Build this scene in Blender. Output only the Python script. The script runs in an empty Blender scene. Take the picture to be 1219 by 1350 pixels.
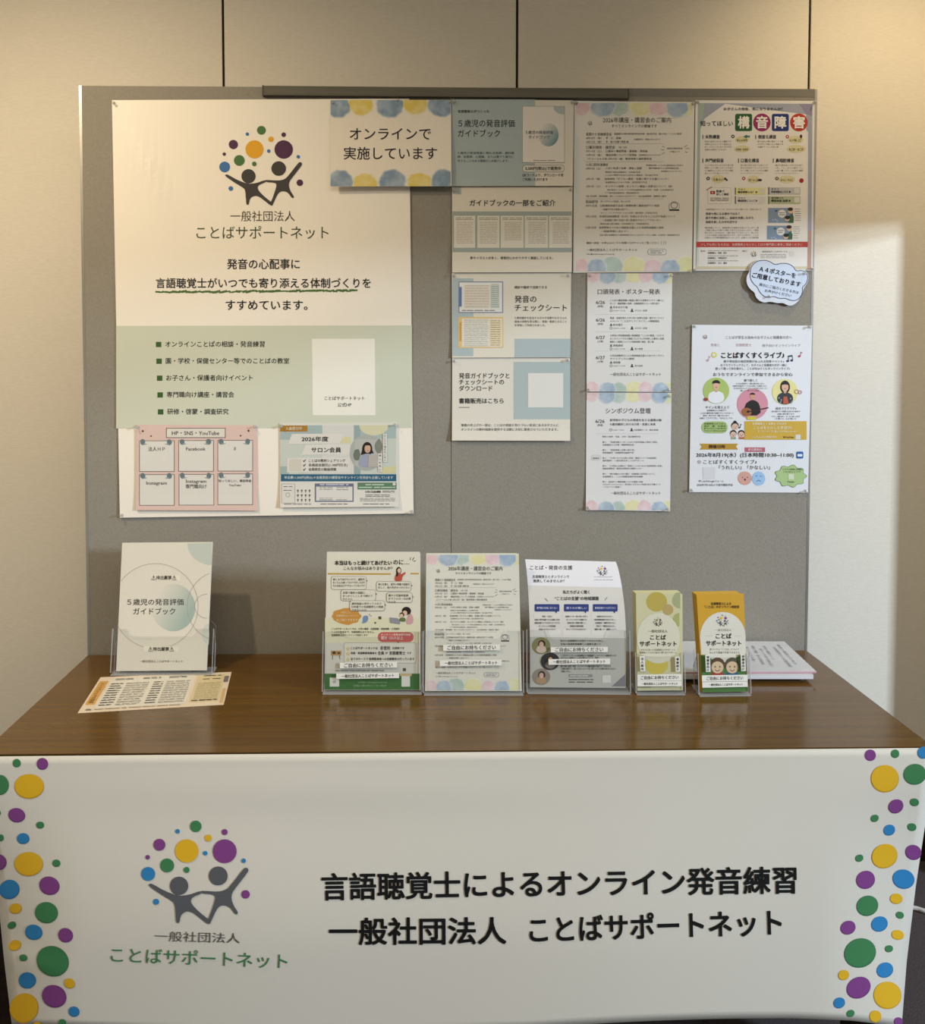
import bpy, math, random
from mathutils import Vector, Matrix, geometry
random.seed(7)
SC = bpy.context.scene
COL = SC.collection

# ------------------------------------------------------------------ camera
IW, IH = 1219, 1350
FPX, PPX, PPY = 1278.4, 609.5, 520.9          # focal length and principal point (the photo is an off-centre crop)
CAM = Vector((-0.0535, -2.40, 1.4617))
YAW, PITCH, ROLL = 0.0311, 0.0483, 0.0007
cy, sy, cp, sp = math.cos(YAW), math.sin(YAW), math.cos(PITCH), math.sin(PITCH)
FW = Vector((sy * cp, cy * cp, -sp))
R0 = Vector((cy, -sy, 0)); U0 = R0.cross(FW)
RT = R0 * math.cos(ROLL) + U0 * math.sin(ROLL)
UP = U0 * math.cos(ROLL) - R0 * math.sin(ROLL)
cam = bpy.data.objects.new('camera', bpy.data.cameras.new('camera'))
COL.objects.link(cam)
cam.matrix_world = Matrix(((RT.x, UP.x, -FW.x, CAM.x), (RT.y, UP.y, -FW.y, CAM.y), (RT.z, UP.z, -FW.z, CAM.z), (0, 0, 0, 1)))
cam.data.sensor_fit = 'HORIZONTAL'; cam.data.sensor_width = 36
cam.data.lens = 36 * FPX / IW
cam.data.shift_x = (IW / 2 - PPX) / IW
cam.data.shift_y = (PPY - IH / 2) / IW
cam.data.clip_start = 0.05
SC.camera = cam

# ------------------------------------------------------------------ world, lights, exposure
SC.view_settings.view_transform = 'Standard'; SC.view_settings.look = 'None'
SC.view_settings.gamma = 1; SC.view_settings.exposure = 0.0
w = bpy.data.worlds.new('world'); SC.world = w; w.use_nodes = True
w.node_tree.nodes['Background'].inputs[0].default_value = (1.0, 0.93, 0.82, 1)
w.node_tree.nodes['Background'].inputs[1].default_value = 0.30

def aim(o, target):
    d = Vector(target) - o.location
    o.rotation_euler = d.to_track_quat('-Z', 'Y').to_euler()

def area(name, loc, target, size, energy, color):
    l = bpy.data.lights.new(name, 'AREA'); l.shape = 'RECTANGLE'; l.size, l.size_y = size
    l.energy = energy; l.color = color
    o = bpy.data.objects.new(name, l); COL.objects.link(o); o.location = loc; aim(o, target); return o

def spot(name, loc, target, energy, color, angle, blend, radius=0.04):
    l = bpy.data.lights.new(name, 'SPOT'); l.energy = energy; l.color = color
    l.spot_size = math.radians(angle); l.spot_blend = blend; l.shadow_soft_size = radius
    o = bpy.data.objects.new(name, l); COL.objects.link(o); o.location = loc; aim(o, target); return o

spot('downlight_warm', (-1.30, -1.10, 2.64), (-1.0, 0.15, 1.30), 78, (1.0, 0.81, 0.56), 98, 1.0)
spot('downlight_right', (1.18, -0.42, 2.70), (1.16, 0.15, 1.95), 27, (1.0, 0.78, 0.48), 100, 1.0)
area('ceiling_light', (0.1, -2.1, 2.66), (0.1, -1.8, 0), (2.4, 1.0), 26, (1.0, 0.91, 0.76))
area('daylight_high', (5.2, -3.6, 2.62), (0.9, 0.1, 1.1), (0.45, 0.30), 195, (0.67, 0.82, 1.0))
area('daylight_low', (5.2, -3.6, 2.22), (0.9, 0.1, 1.1), (0.45, 0.30), 170, (0.67, 0.82, 1.0))

# ------------------------------------------------------------------ geometry helpers
def ray(px, py):
    return FW * FPX + RT * (px - PPX) + UP * (PPY - py)
def hit(px, py, P0, N):
    d = ray(px, py); return CAM + d * ((P0 - CAM).dot(N) / d.dot(N))
def lin(c):
    return c / 12.92 if c <= 0.04045 else ((c + 0.055) / 1.055) ** 2.4
def rgb(h):
    return tuple(lin(int(h[i:i + 2], 16) / 255) for i in (0, 2, 4)) + (1,)
MATS = {}
def nd(m, t): return m.node_tree.nodes.new(t)
def mat(h, rough=0.55, spec=0.3, key=None):
    k = (h, rough, spec)
    if k not in MATS:
        m = bpy.data.materials.new('ink_' + h); m.use_nodes = True
        b = m.node_tree.nodes['Principled BSDF']
        b.inputs['Base Color'].default_value = rgb(h); b.inputs['Roughness'].default_value = rough
        b.inputs['Specular IOR Level'].default_value = spec
        MATS[k] = m
    return MATS[k]
def noise_mat(name, c1, c2, scale, rough=0.6, spec=0.3, bump=0.0, detail=4, bscale=None, lo=0.35, hi=0.65):
    """two-tone procedural material: noise between two colours, optional bump; scale is a vector"""
    m = bpy.data.materials.new(name); m.use_nodes = True; L = m.node_tree.links
    b = m.node_tree.nodes['Principled BSDF']; b.inputs['Roughness'].default_value = rough
    b.inputs['Specular IOR Level'].default_value = spec
    tc = nd(m, 'ShaderNodeTexCoord'); mp = nd(m, 'ShaderNodeMapping'); mp.inputs['Scale'].default_value = scale
    n = nd(m, 'ShaderNodeTexNoise'); n.inputs['Scale'].default_value = 1; n.inputs['Detail'].default_value = detail
    r = nd(m, 'ShaderNodeValToRGB'); r.color_ramp.elements[0].color = rgb(c1); r.color_ramp.elements[1].color = rgb(c2)
    r.color_ramp.elements[0].position = lo; r.color_ramp.elements[1].position = hi
    L.new(tc.outputs['Object'], mp.inputs[0]); L.new(mp.outputs[0], n.inputs['Vector'])
    L.new(n.outputs['Fac'], r.inputs[0]); L.new(r.outputs[0], b.inputs['Base Color'])
    if bump:
        m2 = nd(m, 'ShaderNodeMapping'); m2.inputs['Scale'].default_value = bscale or scale
        n2 = nd(m, 'ShaderNodeTexNoise'); n2.inputs['Scale'].default_value = 1; n2.inputs['Detail'].default_value = 3
        bp = nd(m, 'ShaderNodeBump'); bp.inputs['Strength'].default_value = bump; bp.inputs['Distance'].default_value = 0.002
        L.new(tc.outputs['Object'], m2.inputs[0]); L.new(m2.outputs[0], n2.inputs['Vector'])
        L.new(n2.outputs['Fac'], bp.inputs['Height']); L.new(bp.outputs[0], b.inputs['Normal'])
    return m
def water(h):
    """watercolour wash: one pigment, thicker and thinner"""
    k = ('water', h)
    if k not in MATS:
        c = [int(h[i:i + 2], 16) for i in (0, 2, 4)]
        l = ''.join('%02x' % int(v + (236 - v) * 0.42) for v in c)
        MATS[k] = noise_mat('watercolour_' + h, h, l, (38, 38, 38), 0.6, 0.2, lo=0.38, hi=0.75)
    return MATS[k]

def fade(S, h1, h2, p1, p2):
    """printed fade between two inks, from one point of the sheet to another"""
    a, b = (S.at(*S.xy(*p), 0) - S.off for p in (p1, p2)); d = b - a; k = d.length_squared
    m = bpy.data.materials.new('printed_fade'); m.use_nodes = True; L = m.node_tree.links
    bs = m.node_tree.nodes['Principled BSDF']; bs.inputs['Roughness'].default_value = .5; bs.inputs['Specular IOR Level'].default_value = .3
    tc = nd(m, 'ShaderNodeTexCoord'); dt = nd(m, 'ShaderNodeVectorMath'); dt.operation = 'DOT_PRODUCT'; dt.inputs[1].default_value = d / k
    ad = nd(m, 'ShaderNodeMath'); ad.operation = 'SUBTRACT'; ad.inputs[1].default_value = a.dot(d) / k
    r = nd(m, 'ShaderNodeValToRGB'); r.color_ramp.elements[0].color = rgb(h1); r.color_ramp.elements[1].color = rgb(h2)
    L.new(tc.outputs['Object'], dt.inputs[0]); L.new(dt.outputs['Value'], ad.inputs[0]); L.new(ad.outputs[0], r.inputs[0]); L.new(r.outputs[0], bs.inputs['Base Color'])
    return m
M_WALL = noise_mat('wall_fabric', 'dbd4c5', 'e1dacc', (60, 60, 340), 0.9, 0.1, 0.25, bscale=(160, 160, 900))
M_CEIL = noise_mat('ceiling_paint', 'c9c2b4', 'cfc9bc', (4, 4, 4), 0.9, 0.1)
M_FLOOR = noise_mat('carpet', '4a4446', '57504f', (260, 260, 260), 0.95, 0.05, 0.6)
M_BASE = noise_mat('dark_wood', '1c110b', '2a1a10', (6, 60, 60), 0.5, 0.3)
M_JOINT = mat('3a2c18', 0.8, 0.1)
M_BOARD = noise_mat('board_fabric', '8b8579', '928d82', (300, 300, 300), 0.85, 0.1, 0.3)
M_RAIL = noise_mat('rail_metal', '595548', '625e50', (4, 90, 90), 0.55, 0.3)
M_ALU = noise_mat('aluminium', 'a7a49c', 'b7b4ac', (200, 200, 4), 0.35, 0.5)
M_ALU.node_tree.nodes['Principled BSDF'].inputs['Metallic'].default_value = 0.8
M_STEEL = mat('5a5a58', 0.4, 0.5)

def wood():
    m = bpy.data.materials.new('table_wood'); m.use_nodes = True; L = m.node_tree.links
    b = m.node_tree.nodes['Principled BSDF']; b.inputs['Roughness'].default_value = 0.17
    b.inputs['Specular IOR Level'].default_value = 0.45
    tc = nd(m, 'ShaderNodeTexCoord')
    cols = []
    for sc, p in (((1.3, 46, 20), (0.36, 0.68)), ((5, 240, 60), (0.30, 0.75))):
        mp = nd(m, 'ShaderNodeMapping'); mp.inputs['Scale'].default_value = sc
        n = nd(m, 'ShaderNodeTexNoise'); n.inputs['Scale'].default_value = 1; n.inputs['Detail'].default_value = 5
        n.inputs['Distortion'].default_value = 0.4
        r = nd(m, 'ShaderNodeValToRGB'); r.color_ramp.elements[0].position, r.color_ramp.elements[1].position = p
        L.new(tc.outputs['Object'], mp.inputs[0]); L.new(mp.outputs[0], n.inputs['Vector']); L.new(n.outputs['Fac'], r.inputs[0])
        cols.append(r)
    cols[0].color_ramp.elements[0].color = rgb('583b10'); cols[0].color_ramp.elements[1].color = rgb('6e4d18')
    cols[1].color_ramp.elements[0].color = rgb('5d4014'); cols[1].color_ramp.elements[1].color = rgb('6d4e1d')
    mx = nd(m, 'ShaderNodeMix'); mx.data_type = 'RGBA'; mx.inputs[0].default_value = 0.35
    L.new(cols[0].outputs[0], mx.inputs[6]); L.new(cols[1].outputs[0], mx.inputs[7]); L.new(mx.outputs[2], b.inputs['Base Color'])
    return m
M_WOOD = wood()

def acrylic(name, tint, gloss, rough=0.06, diff=0.0):
    """thin clear plastic: transmits, with a fresnel reflection and a little surface haze"""
    m = bpy.data.materials.new(name); m.use_nodes = True; t = m.node_tree; L = t.links
    for n in list(t.nodes):
        if n.type != 'OUTPUT_MATERIAL': t.nodes.remove(n)
    out = t.nodes[0]
    tr = nd(m, 'ShaderNodeBsdfTransparent'); tr.inputs[0].default_value = tint
    gl = nd(m, 'ShaderNodeBsdfGlossy'); gl.inputs['Roughness'].default_value = rough
    lw = nd(m, 'ShaderNodeLayerWeight'); lw.inputs['Blend'].default_value = 0.5
    pw = nd(m, 'ShaderNodeMath'); pw.operation = 'POWER'; pw.inputs[1].default_value = 4.0
    fr = nd(m, 'ShaderNodeMath'); fr.operation = 'MULTIPLY_ADD'; fr.inputs[1].default_value = 0.6; fr.inputs[2].default_value = gloss
    L.new(lw.outputs['Facing'], pw.inputs[0]); L.new(pw.outputs[0], fr.inputs[0])
    mx = nd(m, 'ShaderNodeMixShader'); L.new(fr.outputs[0], mx.inputs[0]); L.new(tr.outputs[0], mx.inputs[1]); L.new(gl.outputs[0], mx.inputs[2])
    if diff:
        df = nd(m, 'ShaderNodeBsdfDiffuse'); df.inputs[0].default_value = (0.75, 0.76, 0.76, 1)
        m2 = nd(m, 'ShaderNodeMixShader'); m2.inputs[0].default_value = diff
        L.new(mx.outputs[0], m2.inputs[1]); L.new(df.outputs[0], m2.inputs[2]); L.new(m2.outputs[0], out.inputs[0])
    else: L.new(mx.outputs[0], out.inputs[0])
    return m
M_ACR = acrylic('clear_acrylic', (0.985, 0.988, 0.988, 1), 0.02)
M_EDGE = acrylic('acrylic_edge', (0.80, 0.82, 0.84, 1), 0.08, 0.15, 0.35)
M_PIN = acrylic('clear_pin_plastic', (0.86, 0.86, 0.85, 1), 0.06, 0.12, 0.30)

def link_mesh(name, verts, faces, mats, mi=None, parent=None, smooth=False):
    me = bpy.data.meshes.new(name); me.from_pydata([tuple(v) for v in verts], [], faces)
    for m in mats: me.materials.append(m)
    if mi: me.polygons.foreach_set('material_index', mi)
    if smooth: me.polygons.foreach_set('use_smooth', [True] * len(me.polygons))
    me.update()
    o = bpy.data.objects.new(name, me); COL.objects.link(o)
    if parent: o.parent = parent
    return o
def tag(o, label=None, cat=None, group=None, kind=None):
    if label: o['label'] = label
    if cat: o['category'] = cat
    if group: o['group'] = group
    if kind: o['kind'] = kind
    return o
def empty(name, loc, label, cat, group=None):
    o = bpy.data.objects.new(name, None); COL.objects.link(o); o.location = loc; o.empty_display_size = 0.02
    return tag(o, label, cat, group)
BOXF = [(0, 3, 2, 1), (4, 5, 6, 7), (0, 1, 5, 4), (1, 2, 6, 5), (2, 3, 7, 6), (3, 0, 4, 7)]
def boxv(x0, x1, y0, y1, z0, z1):
    return [Vector(p) for p in ((x0, y0, z0), (x1, y0, z0), (x1, y1, z0), (x0, y1, z0), (x0, y0, z1), (x1, y0, z1), (x1, y1, z1), (x0, y1, z1))]
def box(name, x0, x1, y0, y1, z0, z1, m, parent=None, bevel=0.0):
    off = parent.location if parent else Vector()
    o = link_mesh(name, [v - off for v in boxv(x0, x1, y0, y1, z0, z1)], BOXF, [m], parent=parent)
    if bevel:
        b = o.modifiers.new('bevel', 'BEVEL'); b.width = bevel; b.segments = 2
    return o
def prism(name, outline, F, n0, n1, mf, me_, parent):
    """plate: outline in the frame's (x, v), between depths n0 and n1 along the normal; rim has its own material"""
    O, X, U, N = F; off = parent.location; k = len(outline)
    v = [O + X * a + U * b + N * n0 - off for a, b in outline] + [O + X * a + U * b + N * n1 - off for a, b in outline]
    tris = geometry.tessellate_polygon([[Vector((a, b, 0)) for a, b in outline]])
    f = [tuple(t) for t in tris] + [tuple(i + k for i in t) for t in tris]; mi = [0] * len(f)
    for i in range(k):
        j = (i + 1) % k; f.append((i, j, j + k, i + k)); mi.append(1)
    return link_mesh(name, v, f, [mf, me_], mi, parent)
def chaikin(p, n=2, closed=True):
    for _ in range(n):
        q = []
        for i in range(len(p) if closed else len(p) - 1):
            a, b = p[i], p[(i + 1) % len(p)]
            q += [(a[0] * .75 + b[0] * .25, a[1] * .75 + b[1] * .25), (a[0] * .25 + b[0] * .75, a[1] * .25 + b[1] * .75)]
        p = q
    return p

# ------------------------------------------------------------------ lettering
_cu = bpy.data.curves.new('lettering', 'FONT'); _cu.fill_mode = 'FRONT'
_to = bpy.data.objects.new('lettering', _cu)
TC = {}
def glyphs(s, bold, res):
    k = (s, bold, res)
    if k not in TC:
        _cu.body = s; _cu.resolution_u = res
        me = bpy.data.meshes.new_from_object(_to)
        v = [(p.co.x, p.co.y) for p in me.vertices]; f = [tuple(p.vertices) for p in me.polygons]
        bpy.data.meshes.remove(me)
        a, b = min(a for a, _ in v), max(a for a, _ in v)
        if bold:                                           # heavier strokes: the same glyphs laid over each other, slightly apart
            n = 10 if bold >= .02 else 6 if bold >= .012 and res > 1 else 3
            V, F = [], []
            for i in range(n):
                t = 2 * math.pi * (i + .25) / n; q = len(V)
                V += [(x + bold * math.cos(t), y + bold * math.sin(t), i * .22) for x, y in v]; F += [tuple(j + q for j in g) for g in f]
            v, f = V, F; a -= bold; b += bold
        TC[k] = ([(p + (0,))[:3] for p in v], f, a, b)
    return TC[k]

EPS = 0.00022
class Sheet:
    """a printed paper thing: an Empty with a sheet and its printed parts; print is laid out in crop coordinates of the photo
    (view) and carried onto the sheet's own plane or curved surface"""
    def __init__(s, name, label, cat, corners, P0, N, paper='e6e3dc', group=None, lift=None, grid=(6, 8), thick=0.0004,
                 parent=None, root=None, sheet='sheet', outline=None, bow=None, rough=0.5, spec=0.3, base=None):
        s.P0, s.N, s.lift, s.c = P0, N, lift, corners; s.bow = bow
        s.parts = {}; s.view(0, 0, 1)
        s.w = [hit(x, y, P0, N) for x, y in corners]
        s.root = root or empty(name, base or (s.w[2] + s.w[3]) / 2, label, cat, group)
        s.off = s.root.location
        if outline:
            n = len(outline)
            f = [s.at(*p, 0) - s.off for p in outline]; b = [s.at(*p, 0) - N * thick - s.off for p in outline]
            tr = [tuple(t) for t in geometry.tessellate_polygon([[Vector((a, -b_, 0)) for a, b_ in outline]])]
            F = tr + [tuple(i + n for i in t) for t in tr] + [(i, (i + 1) % n, (i + 1) % n + n, i + n) for i in range(n)]
            link_mesh(sheet, f + b, F, [mat(paper, rough, spec)], parent=s.root)
        else:
            nx, ny = grid; V = []; W = nx + 1; n = W * (ny + 1)
            for th in (0, 1):
                for j in range(ny + 1):
                    for i in range(W):
                        p = s.bil(i / nx, j / ny)
                        V.append(s.at(p[0], p[1], 0) - N * thick * th - s.off)
            F = []
            for j in range(ny):
                for i in range(nx):
                    a = j * W + i; F.append((a + W, a + W + 1, a + 1, a)); F.append((a + n, a + 1 + n, a + W + 1 + n, a + W + n))
            rim = [i for i in range(W)] + [j * W + nx for j in range(1, ny + 1)] + [ny * W + i for i in range(nx - 1, -1, -1)] + [j * W for j in range(ny - 1, 0, -1)]
            for i in range(len(rim)):
                a, b = rim[i], rim[(i + 1) % len(rim)]; F.append((a, b, b + n, a + n))
            link_mesh(sheet, V, F, [mat(paper, rough, spec)], parent=s.root, smooth=False)
    def bil(s, a, b):
        c = s.c; p = [(c[0][k] * (1 - a) + c[1][k] * a) * (1 - b) + (c[3][k] * (1 - a) + c[2][k] * a) * b for k in (0, 1)]
        if s.bow: p[0] += math.sin(math.pi * b ** .75) * (s.bow[0] * (1 - a) + s.bow[1] * a)
        return tuple(p)
    def quad(s, part, a0, b0, a1, b1, m, layer=1, nx=4, ny=6):
        """a patch given in fractions of the sheet"""
        v = s.v; s.view(0, 0, 1)
        s.put(part, [s.bil(a0 + (a1 - a0) * i / nx, b0 + (b1 - b0) * j / ny) for j in range(ny + 1) for i in range(nx + 1)], [(j * (nx + 1) + i, (j + 1) * (nx + 1) + i, (j + 1) * (nx + 1) + i + 1, j * (nx + 1) + i + 1) for j in range(ny) for i in range(nx)], m, layer)
        s.v = v
    def ab(s, px, py):
        c = s.c; b = 0.5; a = 0.5
        for _ in range(3):
            lx = c[0][0] * (1 - b) + c[3][0] * b; rx = c[1][0] * (1 - b) + c[2][0] * b; a = (px - lx) / (rx - lx)
            ty = c[0][1] * (1 - a) + c[1][1] * a; by = c[3][1] * (1 - a) + c[2][1] * a; b = (py - ty) / (by - ty)
        return a, b
    def at(s, px, py, layer):
        if s.lift:
            h = s.lift(*s.ab(px, py)); return hit(px, py, s.P0 + s.N * h, s.N) + s.N * EPS * layer
        return hit(px, py, s.P0, s.N) + s.N * EPS * layer
    def view(s, x0, y0, sx, sy=None):
        s.v = (x0, y0, sx, sy or sx); return s
    def xy(s, x, y):
        return s.v[0] + x / s.v[2], s.v[1] + y / s.v[3]
    def put(s, part, pts, faces, m, layer):
        """pts in crop coordinates"""
        if part in ('heading', 'color_block', 'paint_blot', 'list_bullet', 'list_text', 'clover', 'icon', 'circle_print', 'color_border', 'body_text', 'caption', 'logo_caption', 'label_strip', 'section_heading', 'word_bubble'):
            s.n = getattr(s, 'n', 0) + 1; part = '%s#%d' % (part, s.n)
        if isinstance(m, str): m = mat(m)
        P = s.parts.setdefault(part, ([], [], [], []))
        if m not in P[3]: P[3].append(m)
        k = len(P[0]); mi = P[3].index(m)
        P[0].extend(s.at(*s.xy(p[0], p[1]), layer + (p[2] if len(p) > 2 else 0)) - s.off for p in pts)
        for f in faces: P[1].append(tuple(i + k for i in f)); P[2].append(mi)
    def poly(s, part, pts, m, layer=1):
        tr = geometry.tessellate_polygon([[Vector((a, -b, 0)) for a, b in pts]])
        s.put(part, pts, [tuple(t) for t in tr], m, layer)
    def rect(s, part, x0, y0, x1, y1, m, layer=1, skew=0, tilt=0):
        n, k = max(1, int(abs(x1 - x0) / s.v[2] / 14)), max(1, int(abs(y1 - y0) / s.v[3] / 10))
        pts = [(x0 + (x1 - x0) * i / n + skew * (1 - j / k), y0 + (y1 - y0) * j / k + tilt * i / n) for j in range(k + 1) for i in range(n + 1)]
        s.put(part, pts, [(j * (n + 1) + i, (j + 1) * (n + 1) + i, (j + 1) * (n + 1) + i + 1, j * (n + 1) + i + 1) for j in range(k) for i in range(n)], m, layer)
    def frame(s, part, x0, y0, x1, y1, t, m, layer=2, tilt=0):
        s.rect(part, x0, y0, x1, y0 + t, m, layer, tilt=tilt); s.rect(part, x0, y1 - t, x1, y1, m, layer, tilt=tilt)
        s.rect(part, x0, y0, x0 + t, y1, m, layer); s.rect(part, x1 - t, y0 + tilt, x1, y1 + tilt, m, layer)
    def rrect(s, part, x0, y0, x1, y1, r, m, layer=1, line=None, t=2):
        def o(d):
            p = []
            for cx, cy_, a0 in ((x1 - r, y0 + r, -90), (x1 - r, y1 - r, 0), (x0 + r, y1 - r, 90), (x0 + r, y0 + r, 180)):
                for k in range(5):
                    a = math.radians(a0 + k * 22.5); p.append((cx + (r + d) * math.cos(a), cy_ + (r + d) * math.sin(a)))
            return p
        if line: s.poly(part, o(t), line, layer); layer += 1
        s.poly(part, o(0), m, layer)
    def disc(s, part, cx, cy_, rx, m, layer=1, ry=None, rot=0, n=28, a0=0, a1=360):
        ry = ry or rx; c, q = math.cos(math.radians(rot)), math.sin(math.radians(rot)); p = [(cx, cy_)]
        f = [(0, k + 2, k + 1) for k in range(n)]; R = max(1, int(rx / s.v[2] / 6)) if isinstance(s, Banner) else 1
        for j in range(1, R + 1):
            for k in range(n + 1):
                a = math.radians(a0 + (a1 - a0) * k / n); x, y = rx * math.cos(a) * j / R, ry * math.sin(a) * j / R; p.append((cx + x * c - y * q, cy_ + x * q + y * c))
            if j > 1: b = 1 + (j - 1) * (n + 1); f += [(b - n - 1 + k, b - n + k, b + k + 1, b + k) for k in range(n)]
        s.put(part, p, f, m, layer)
    def ring(s, part, cx, cy_, r, t, m, layer=1, a0=0, a1=360, n=64):
        p = []
        for k in range(n + 1):
            a = math.radians(a0 + (a1 - a0) * k / n)
            p += [(cx + (r - t) * math.cos(a), cy_ + (r - t) * math.sin(a)), (cx + (r + t) * math.cos(a), cy_ + (r + t) * math.sin(a))]
        s.put(part, p, [(2 * k, 2 * k + 1, 2 * k + 3, 2 * k + 2) for k in range(n)], m, layer)
    def line(s, part, x0, y0, x1, y1, t, m, layer=2):
        d = math.hypot(x1 - x0, y1 - y0); nx, ny = -(y1 - y0) / d * t / 2, (x1 - x0) / d * t / 2
        s.put(part, [(x0 + nx, y0 + ny), (x1 + nx, y1 + ny), (x1 - nx, y1 - ny), (x0 - nx, y0 - ny)], [(0, 3, 2, 1)], m, layer)
    def blob(s, part, cx, cy_, rx, ry, m, layer=1, rough=0.10, n=40, clip=None):
        a = [random.uniform(-rough, rough) for _ in range(n)]; p = []
        for k in range(n):
            r = 1 + (a[k - 1] + a[k] * 2 + a[(k + 1) % n]) / 4; t = 2 * math.pi * k / n
            x, y = cx + rx * r * math.cos(t), cy_ + ry * r * math.sin(t)
            if clip: x = min(max(x, clip[0]), clip[2]); y = min(max(y, clip[1]), clip[3])
            p.append((x, y))
        q = [(min(max(cx, clip[0]), clip[2]), min(max(cy_, clip[1]), clip[3]))] if clip else [(cx, cy_)]
        s.put(part, q + p, [(0, (k + 1) % n + 1, k + 1) for k in range(n)], m, layer)
    def blot(s, part, cx, cy_, rx, ry, h, layer, rough, clip, paper='e2ded4'):
        s.bn = getattr(s, 'bn', 0) + 1; p = '%s#b%d' % (part, s.bn); st = random.getstate()
        mixc = lambda t: ''.join('%02x' % int(int(h[i:i + 2], 16) * t + int(paper[i:i + 2], 16) * (1 - t)) for i in (0, 2, 4))
        for i, (k, t) in enumerate(((1.03, .35), (.97, .65), (.90, 1))):
            random.setstate(st); s.blob(p, cx, cy_, rx * k, ry * k, water(mixc(t)), layer + .25 * i + .03 * s.bn, rough, 48, clip)
    def text(s, part, string, x0, x1, yc, m='1a1918', h=None, bold=0.0, ang=0, layer=3, res=2, x_is_center=False):
        v, f, a, b = glyphs(string, bold, res)
        em = (x1 - x0) / (b - a); h = h or em
        c, q = math.cos(math.radians(ang)), math.sin(math.radians(ang)); xm = (x0 + x1) / 2; r = s.v[3] / s.v[2]
        pts = []
        for x, y, z in v:
            dx, dy = (x - (a + b) / 2) * em, -(y - 0.36) * h * r
            pts.append((xm + dx * c - dy * q, yc + dx * q + dy * c, z))
        s.put(part, pts, f, m, layer)
    def vtext(s, part, string, xc, y0, y1, size, m='1a1918', bold=0.0, layer=3):
        d = (y1 - y0) / len(string)
        for k, ch in enumerate(string):
            v, f, a, b = glyphs(ch, bold, 2); cyy = y0 + d * (k + .5)
            s.put(part, [(xc + (x - .5) * size, cyy - (y - .36) * size, z) for x, y, z in v], f, m, layer)
    def para(s, part, x0, x1, y, h, string, m='3a3835', bold=0.0, layer=3, res=1):
        n = max(2, round((x1 - x0) / h)); t = string
        while len(t) < n: t += string
        s.text(part, t[:n], x0, x1, y, m, h, bold, 0, layer, res)
    def greek(s, part, x0, x1, y0, y1, n, t, m, layer=3):
        rnd = random.Random(int(x0 * 7 + y0 * 3))
        for k in range(n):
            y = y0 + (y1 - y0) * k / max(1, n - 1); x = x0
            while x < x1 - 2 * t:
                e = min(x1, x + rnd.uniform(4, 14) * t); s.rect(part, x, y - t / 2, e, y + t / 2, m, layer); x = e + rnd.uniform(.4, 2) * t
    def done(s):
        for part, (v, f, mi, ms) in s.parts.items():
            link_mesh(part.split('#')[0], v, f, ms, mi, s.root)
        return s.root

GREY, GREEN, BLUE, YEL, PUR = '595a5c', '3f7d4d', '2f7fb4', 'dfae22', '7f4080'
LOGO_DOTS = [(787, 332, 23, 'g'), (714, 352, 9, 'b'), (903, 355, 12, 'p'), (837, 379, 14, 'y'), (641, 406, 24, 'p'), (751, 431, 47, 'y'),
             (903, 432, 48, 'p'), (825, 440, 9, 'b'), (594, 456, 9, 'p'), (979, 470, 9, 'b'), (672, 489, 28, 'g'), (750, 507, 12, 'g'),
             (596, 523, 28, 'b'), (628, 635, 12, 'b'), (987, 605, 17, 'p')]
LOGO_MEN = [[(597, 570), (602, 562), (612, 562), (660, 590), (718, 612), (765, 606), (804, 591), (811, 597), (806, 604), (776, 615), (766, 630),
             (774, 648), (800, 675), (847, 712), (846, 722), (836, 725), (790, 688), (772, 676), (752, 672), (733, 682), (725, 696), (722, 717),
             (715, 721), (708, 715), (706, 680), (703, 645), (694, 632), (650, 606)],
            [(806, 590), (840, 592), (878, 594), (906, 588), (925, 572), (980, 500), (990, 497), (999, 503), (997, 515), (950, 575), (932, 600),
             (930, 625), (940, 652), (957, 676), (953, 686), (945, 684), (928, 660), (912, 650), (893, 649), (878, 656), (866, 675), (845, 722),
             (836, 722), (833, 715), (850, 672), (862, 635), (866, 615), (858, 605), (806, 601)]]
def logo(S, part, cx, cy_, scale, pal=None, small=False, layer=3):
    """the two reaching figures under a burst of dots; centre (800, 520) of its own drawing"""
    pal = pal or dict(g=GREEN, b=BLUE, y=YEL, p=PUR, k=GREY)
    q = lambda x, y: (cx + (x - 800) * scale, cy_ + (y - 520) * scale)
    for x, y, r, c in LOGO_DOTS:
        if small and r < 11: continue
        S.disc(part, *q(x, y), r * scale, pal[c], layer, n=12 if small else 28)
    for x, y, r in ((720, 571, 37), (877, 531, 38)): S.disc(part, *q(x, y), r * scale, pal['k'], layer, n=12 if small else 28)
    for m in LOGO_MEN: S.poly(part, [q(*p) for p in (m if small else chaikin(m, 1))], pal['k'], layer + 1)

# ------------------------------------------------------------------ the room
WY = 0.27
jx = [hit(x, 50, Vector((0, WY, 0)), Vector((0, -1, 0))).x for x in (294, 681.5, 1067)]
XL, XR, ZC = -1.75, 1.42, 2.75
v, f = [], []
edges = [XL] + jx + [XR]
for i in range(4):                                         # fabric panels with open joints, one wall
    a, b = edges[i] + (0.0035 if i else 0), edges[i + 1] - (0.0035 if i < 3 else 0)
    k = len(v); v += boxv(a, b, WY, WY + 0.02, 0, ZC); f += [tuple(q + k for q in t) for t in BOXF]
k = len(v); v += boxv(XL, XR, WY + 0.02, WY + 0.1, 0, ZC); f += [tuple(q + k for q in t) for t in BOXF]
tag(link_mesh('wall_back', v, f, [M_WALL]), kind='structure')
for i, x in enumerate(jx):
    tag(box('trim_%d' % (i + 1), x - 0.0035, x + 0.0035, WY + 0.008, WY + 0.0195, 0.0, ZC, M_JOINT), kind='structure')
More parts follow.
